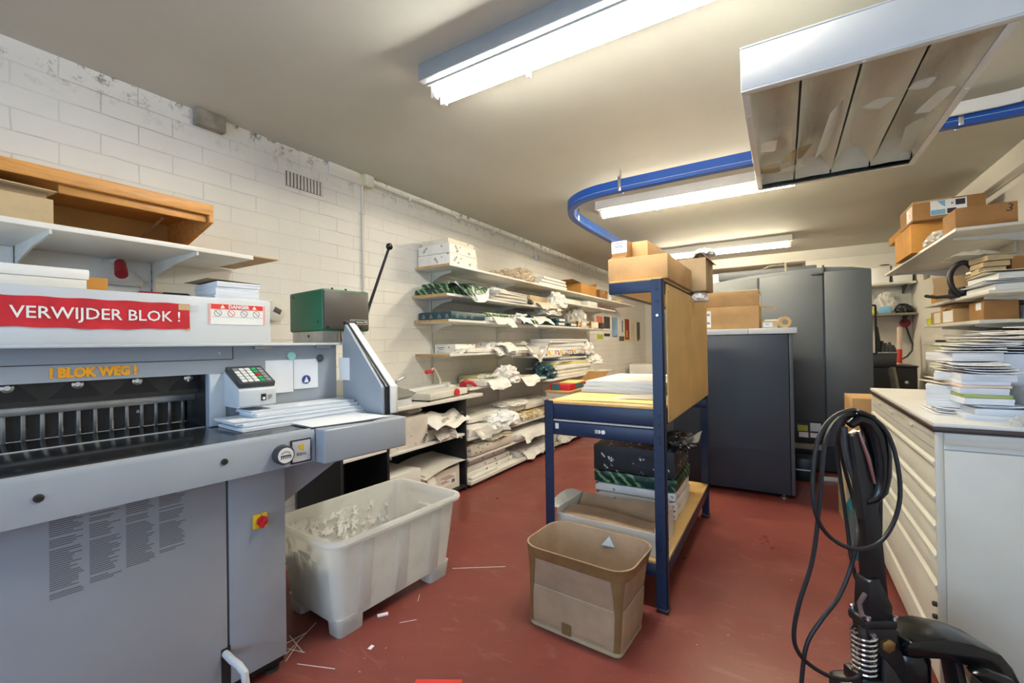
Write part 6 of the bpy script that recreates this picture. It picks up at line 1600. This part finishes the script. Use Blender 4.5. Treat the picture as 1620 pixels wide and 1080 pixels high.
for x, y in ((-.036, -.028), (.036, -.030), (-.036, .028)): B().lathe([(.008, 0), (.008, .010), (.005, .012), (0, .012)], (x, y, .528), n=10).obj('collar_bolt', M['chrome'], pt)
B().tube([(-.046, -.02, .535), (-.052, -.02, .57), (-.044, -.03, .60)], .006, 8).obj('wire_clip', M['steel'], pt)
B().prism([(-.040, .505), (.042, .505), (.050, .46), (.075, .38), (.085, .30), (.0, .30), (.0, .42), (-.036, .48)], 1, -.030, .030, .006).obj('pivot_bracket', M['black'], pt)
b = B(); b.lathe([(.019, 0), (.019, .010), (.014, .013), (0, .013)], (.012, -.030, .462), (0, -1, 0), 6); b.obj('pivot_bolt', M['brass'], pt)
B().lathe([(.007, 0), (.007, .006), (0, .007)], (-.026, -.030, .488), (0, -1, 0), 12).obj('bolt', M['steel'], pt)
sp_ = [(-.036+.028*math.cos(2*PI*k/14), -.012+.028*math.sin(2*PI*k/14), .372+.115*k/(14*8.5)) for k in range(int(14*8.5)+1)]
B().tube(sp_, .0042, 7).obj('coil_spring', M['chrome'], pt)
B().cyl((-.036, -.012, .36), (-.036, -.012, .50), .013, 14).obj('spring_rod', M['steel_dark'], pt)
B().box(-.066, .03, -.045, .03, .335, .372, .006).obj('spring_seat', M['black'], pt)
B().prism([(-.005, .43), (.02, .40), (.075, .31), (.03, .30), (-.01, .36)], 1, -.046, -.034, .003).obj('lever_plate', M['steel_dark'], pt)
B().lathe([(.058, .16), (.062, .20), (.062, .40), (.055, .418), (.03, .424), (0, .425)], (.105, .03, 0), n=28).obj('pump_cylinder', BG, pt)
B().box(-.06, .17, -.06, .11, .09, .30, .02).obj('pump_base', M['black'], pt)
arm = [(.052, .478), (.066, .492), (.165, .497), (.235, .482), (.310, .452), (.340, .415), (.385, .32), (.41, .22), (.36, .20), (.325, .30), (.290, .375), (.230, .418), (.150, .440), (.062, .446), (.052, .455)]
B().prism([(x_, z_-.012) for x_, z_ in arm], 1, -.05, .065, .010).obj('frame_arm', BG, pt)
B().prism([(.20, .412), (.24, .425), (.305, .398), (.352, .31), (.38, .20), (.33, .20), (.30, .29), (.265, .35)], 1, -.085, -.045, .012).obj('frame_cover', BG, pt)
B().prism([(.20, .41), (.222, .41), (.262, .20), (.235, .20)], 1, -.03, .02, .004).obj('frame_strut', M['black'], pt)
B().box(.15, .42, -.20, .15, .10, .21, .015).obj('frame_base', M['black'], pt)
for y in (-.20, .05): B().box(.42, .60, y, y+.10, .07, .12, .01).obj('fork', M['black'], pt)
for y in (-.05, .09): B().lathe([(0, -.025), (.09, -.025), (.09, .025), (0, .025)], (.055, y, .09), (0, 1, 0), 24).obj('wheel', M['char'], pt)
def oD(x, y, d):
    r = _ray(x, y); return CP+r*(d/r.dot(_FH))
cb = thing('power_cable', 'long black cable looped over the pallet truck handle', 'cable', (0, 0, 0))
def smooth3(pts, k=5):
    o = []
    for i in range(len(pts)-1):
        a, b_, c, d = [pts[max(0, min(len(pts)-1, j))] for j in (i-1, i, i+1, i+2)]
        for s_ in range(k):
            t_ = s_/k; o.append(.5*((2*b_)+(c-a)*t_+(2*a-5*b_+4*c-d)*t_*t_+(3*b_-a-3*c+d)*t_**3))
    o.append(pts[-1]); return o
pA = [(1268, 1130, 1.17), (1268, 1080, 1.17), (1276, 1020, 1.17), (1298, 982, 1.17), (1326, 945, 1.18), (1345, 900, 1.19), (1356, 850, 1.19), (1352, 800, 1.31), (1336, 740, 1.31), (1326, 690, 1.28), (1336, 664, 1.26), (1352, 648, 1.22), (1320, 658, 1.17), (1296, 690, 1.15), (1286, 750, 1.15), (1290, 810, 1.15), (1312, 848, 1.16), (1350, 868, 1.16), (1388, 860, 1.17), (1412, 830, 1.18), (1424, 785, 1.19), (1419, 730, 1.20), (1404, 685, 1.21), (1380, 660, 1.22), (1358, 651, 1.23), (1378, 664, 1.29), (1390, 700, 1.32), (1393, 790, 1.32), (1392, 880, 1.32), (1394, 945, 1.30), (1400, 985, 1.30)]
B().tube(smooth3([oD(*q) for q in pA]), .0054, 9).obj('cable', M['rubber'], cb)
pB = [(1362, 940, 1.30), (1348, 890, 1.31), (1340, 830, 1.32), (1330, 760, 1.32), (1324, 700, 1.31), (1334, 670, 1.28), (1352, 655, 1.24), (1330, 660, 1.20), (1308, 690, 1.17), (1300, 750, 1.16), (1292, 840, 1.16), (1283, 895, 1.16), (1264, 955, 1.16), (1256, 1000, 1.16), (1262, 1030, 1.16), (1285, 1054, 1.17), (1320, 1072, 1.18), (1350, 1074, 1.2), (1366, 1062, 1.23)]
B().tube(smooth3([oD(*q) for q in pB]), .0054, 9).obj('cable', M['rubber'], cb)
EXPO = 0.75
S.view_settings.view_transform = 'Standard'; S.view_settings.look = 'None'
S.view_settings.exposure = EXPO; S.view_settings.gamma = 1; S.view_settings.use_curve_mapping = False
S.cycles.max_bounces = 8; S.cycles.diffuse_bounces = 5; S.cycles.glossy_bounces = 4; S.cycles.transparent_max_bounces = 10
S.cycles.use_denoising = True; S.cycles.sample_clamp_indirect = 6
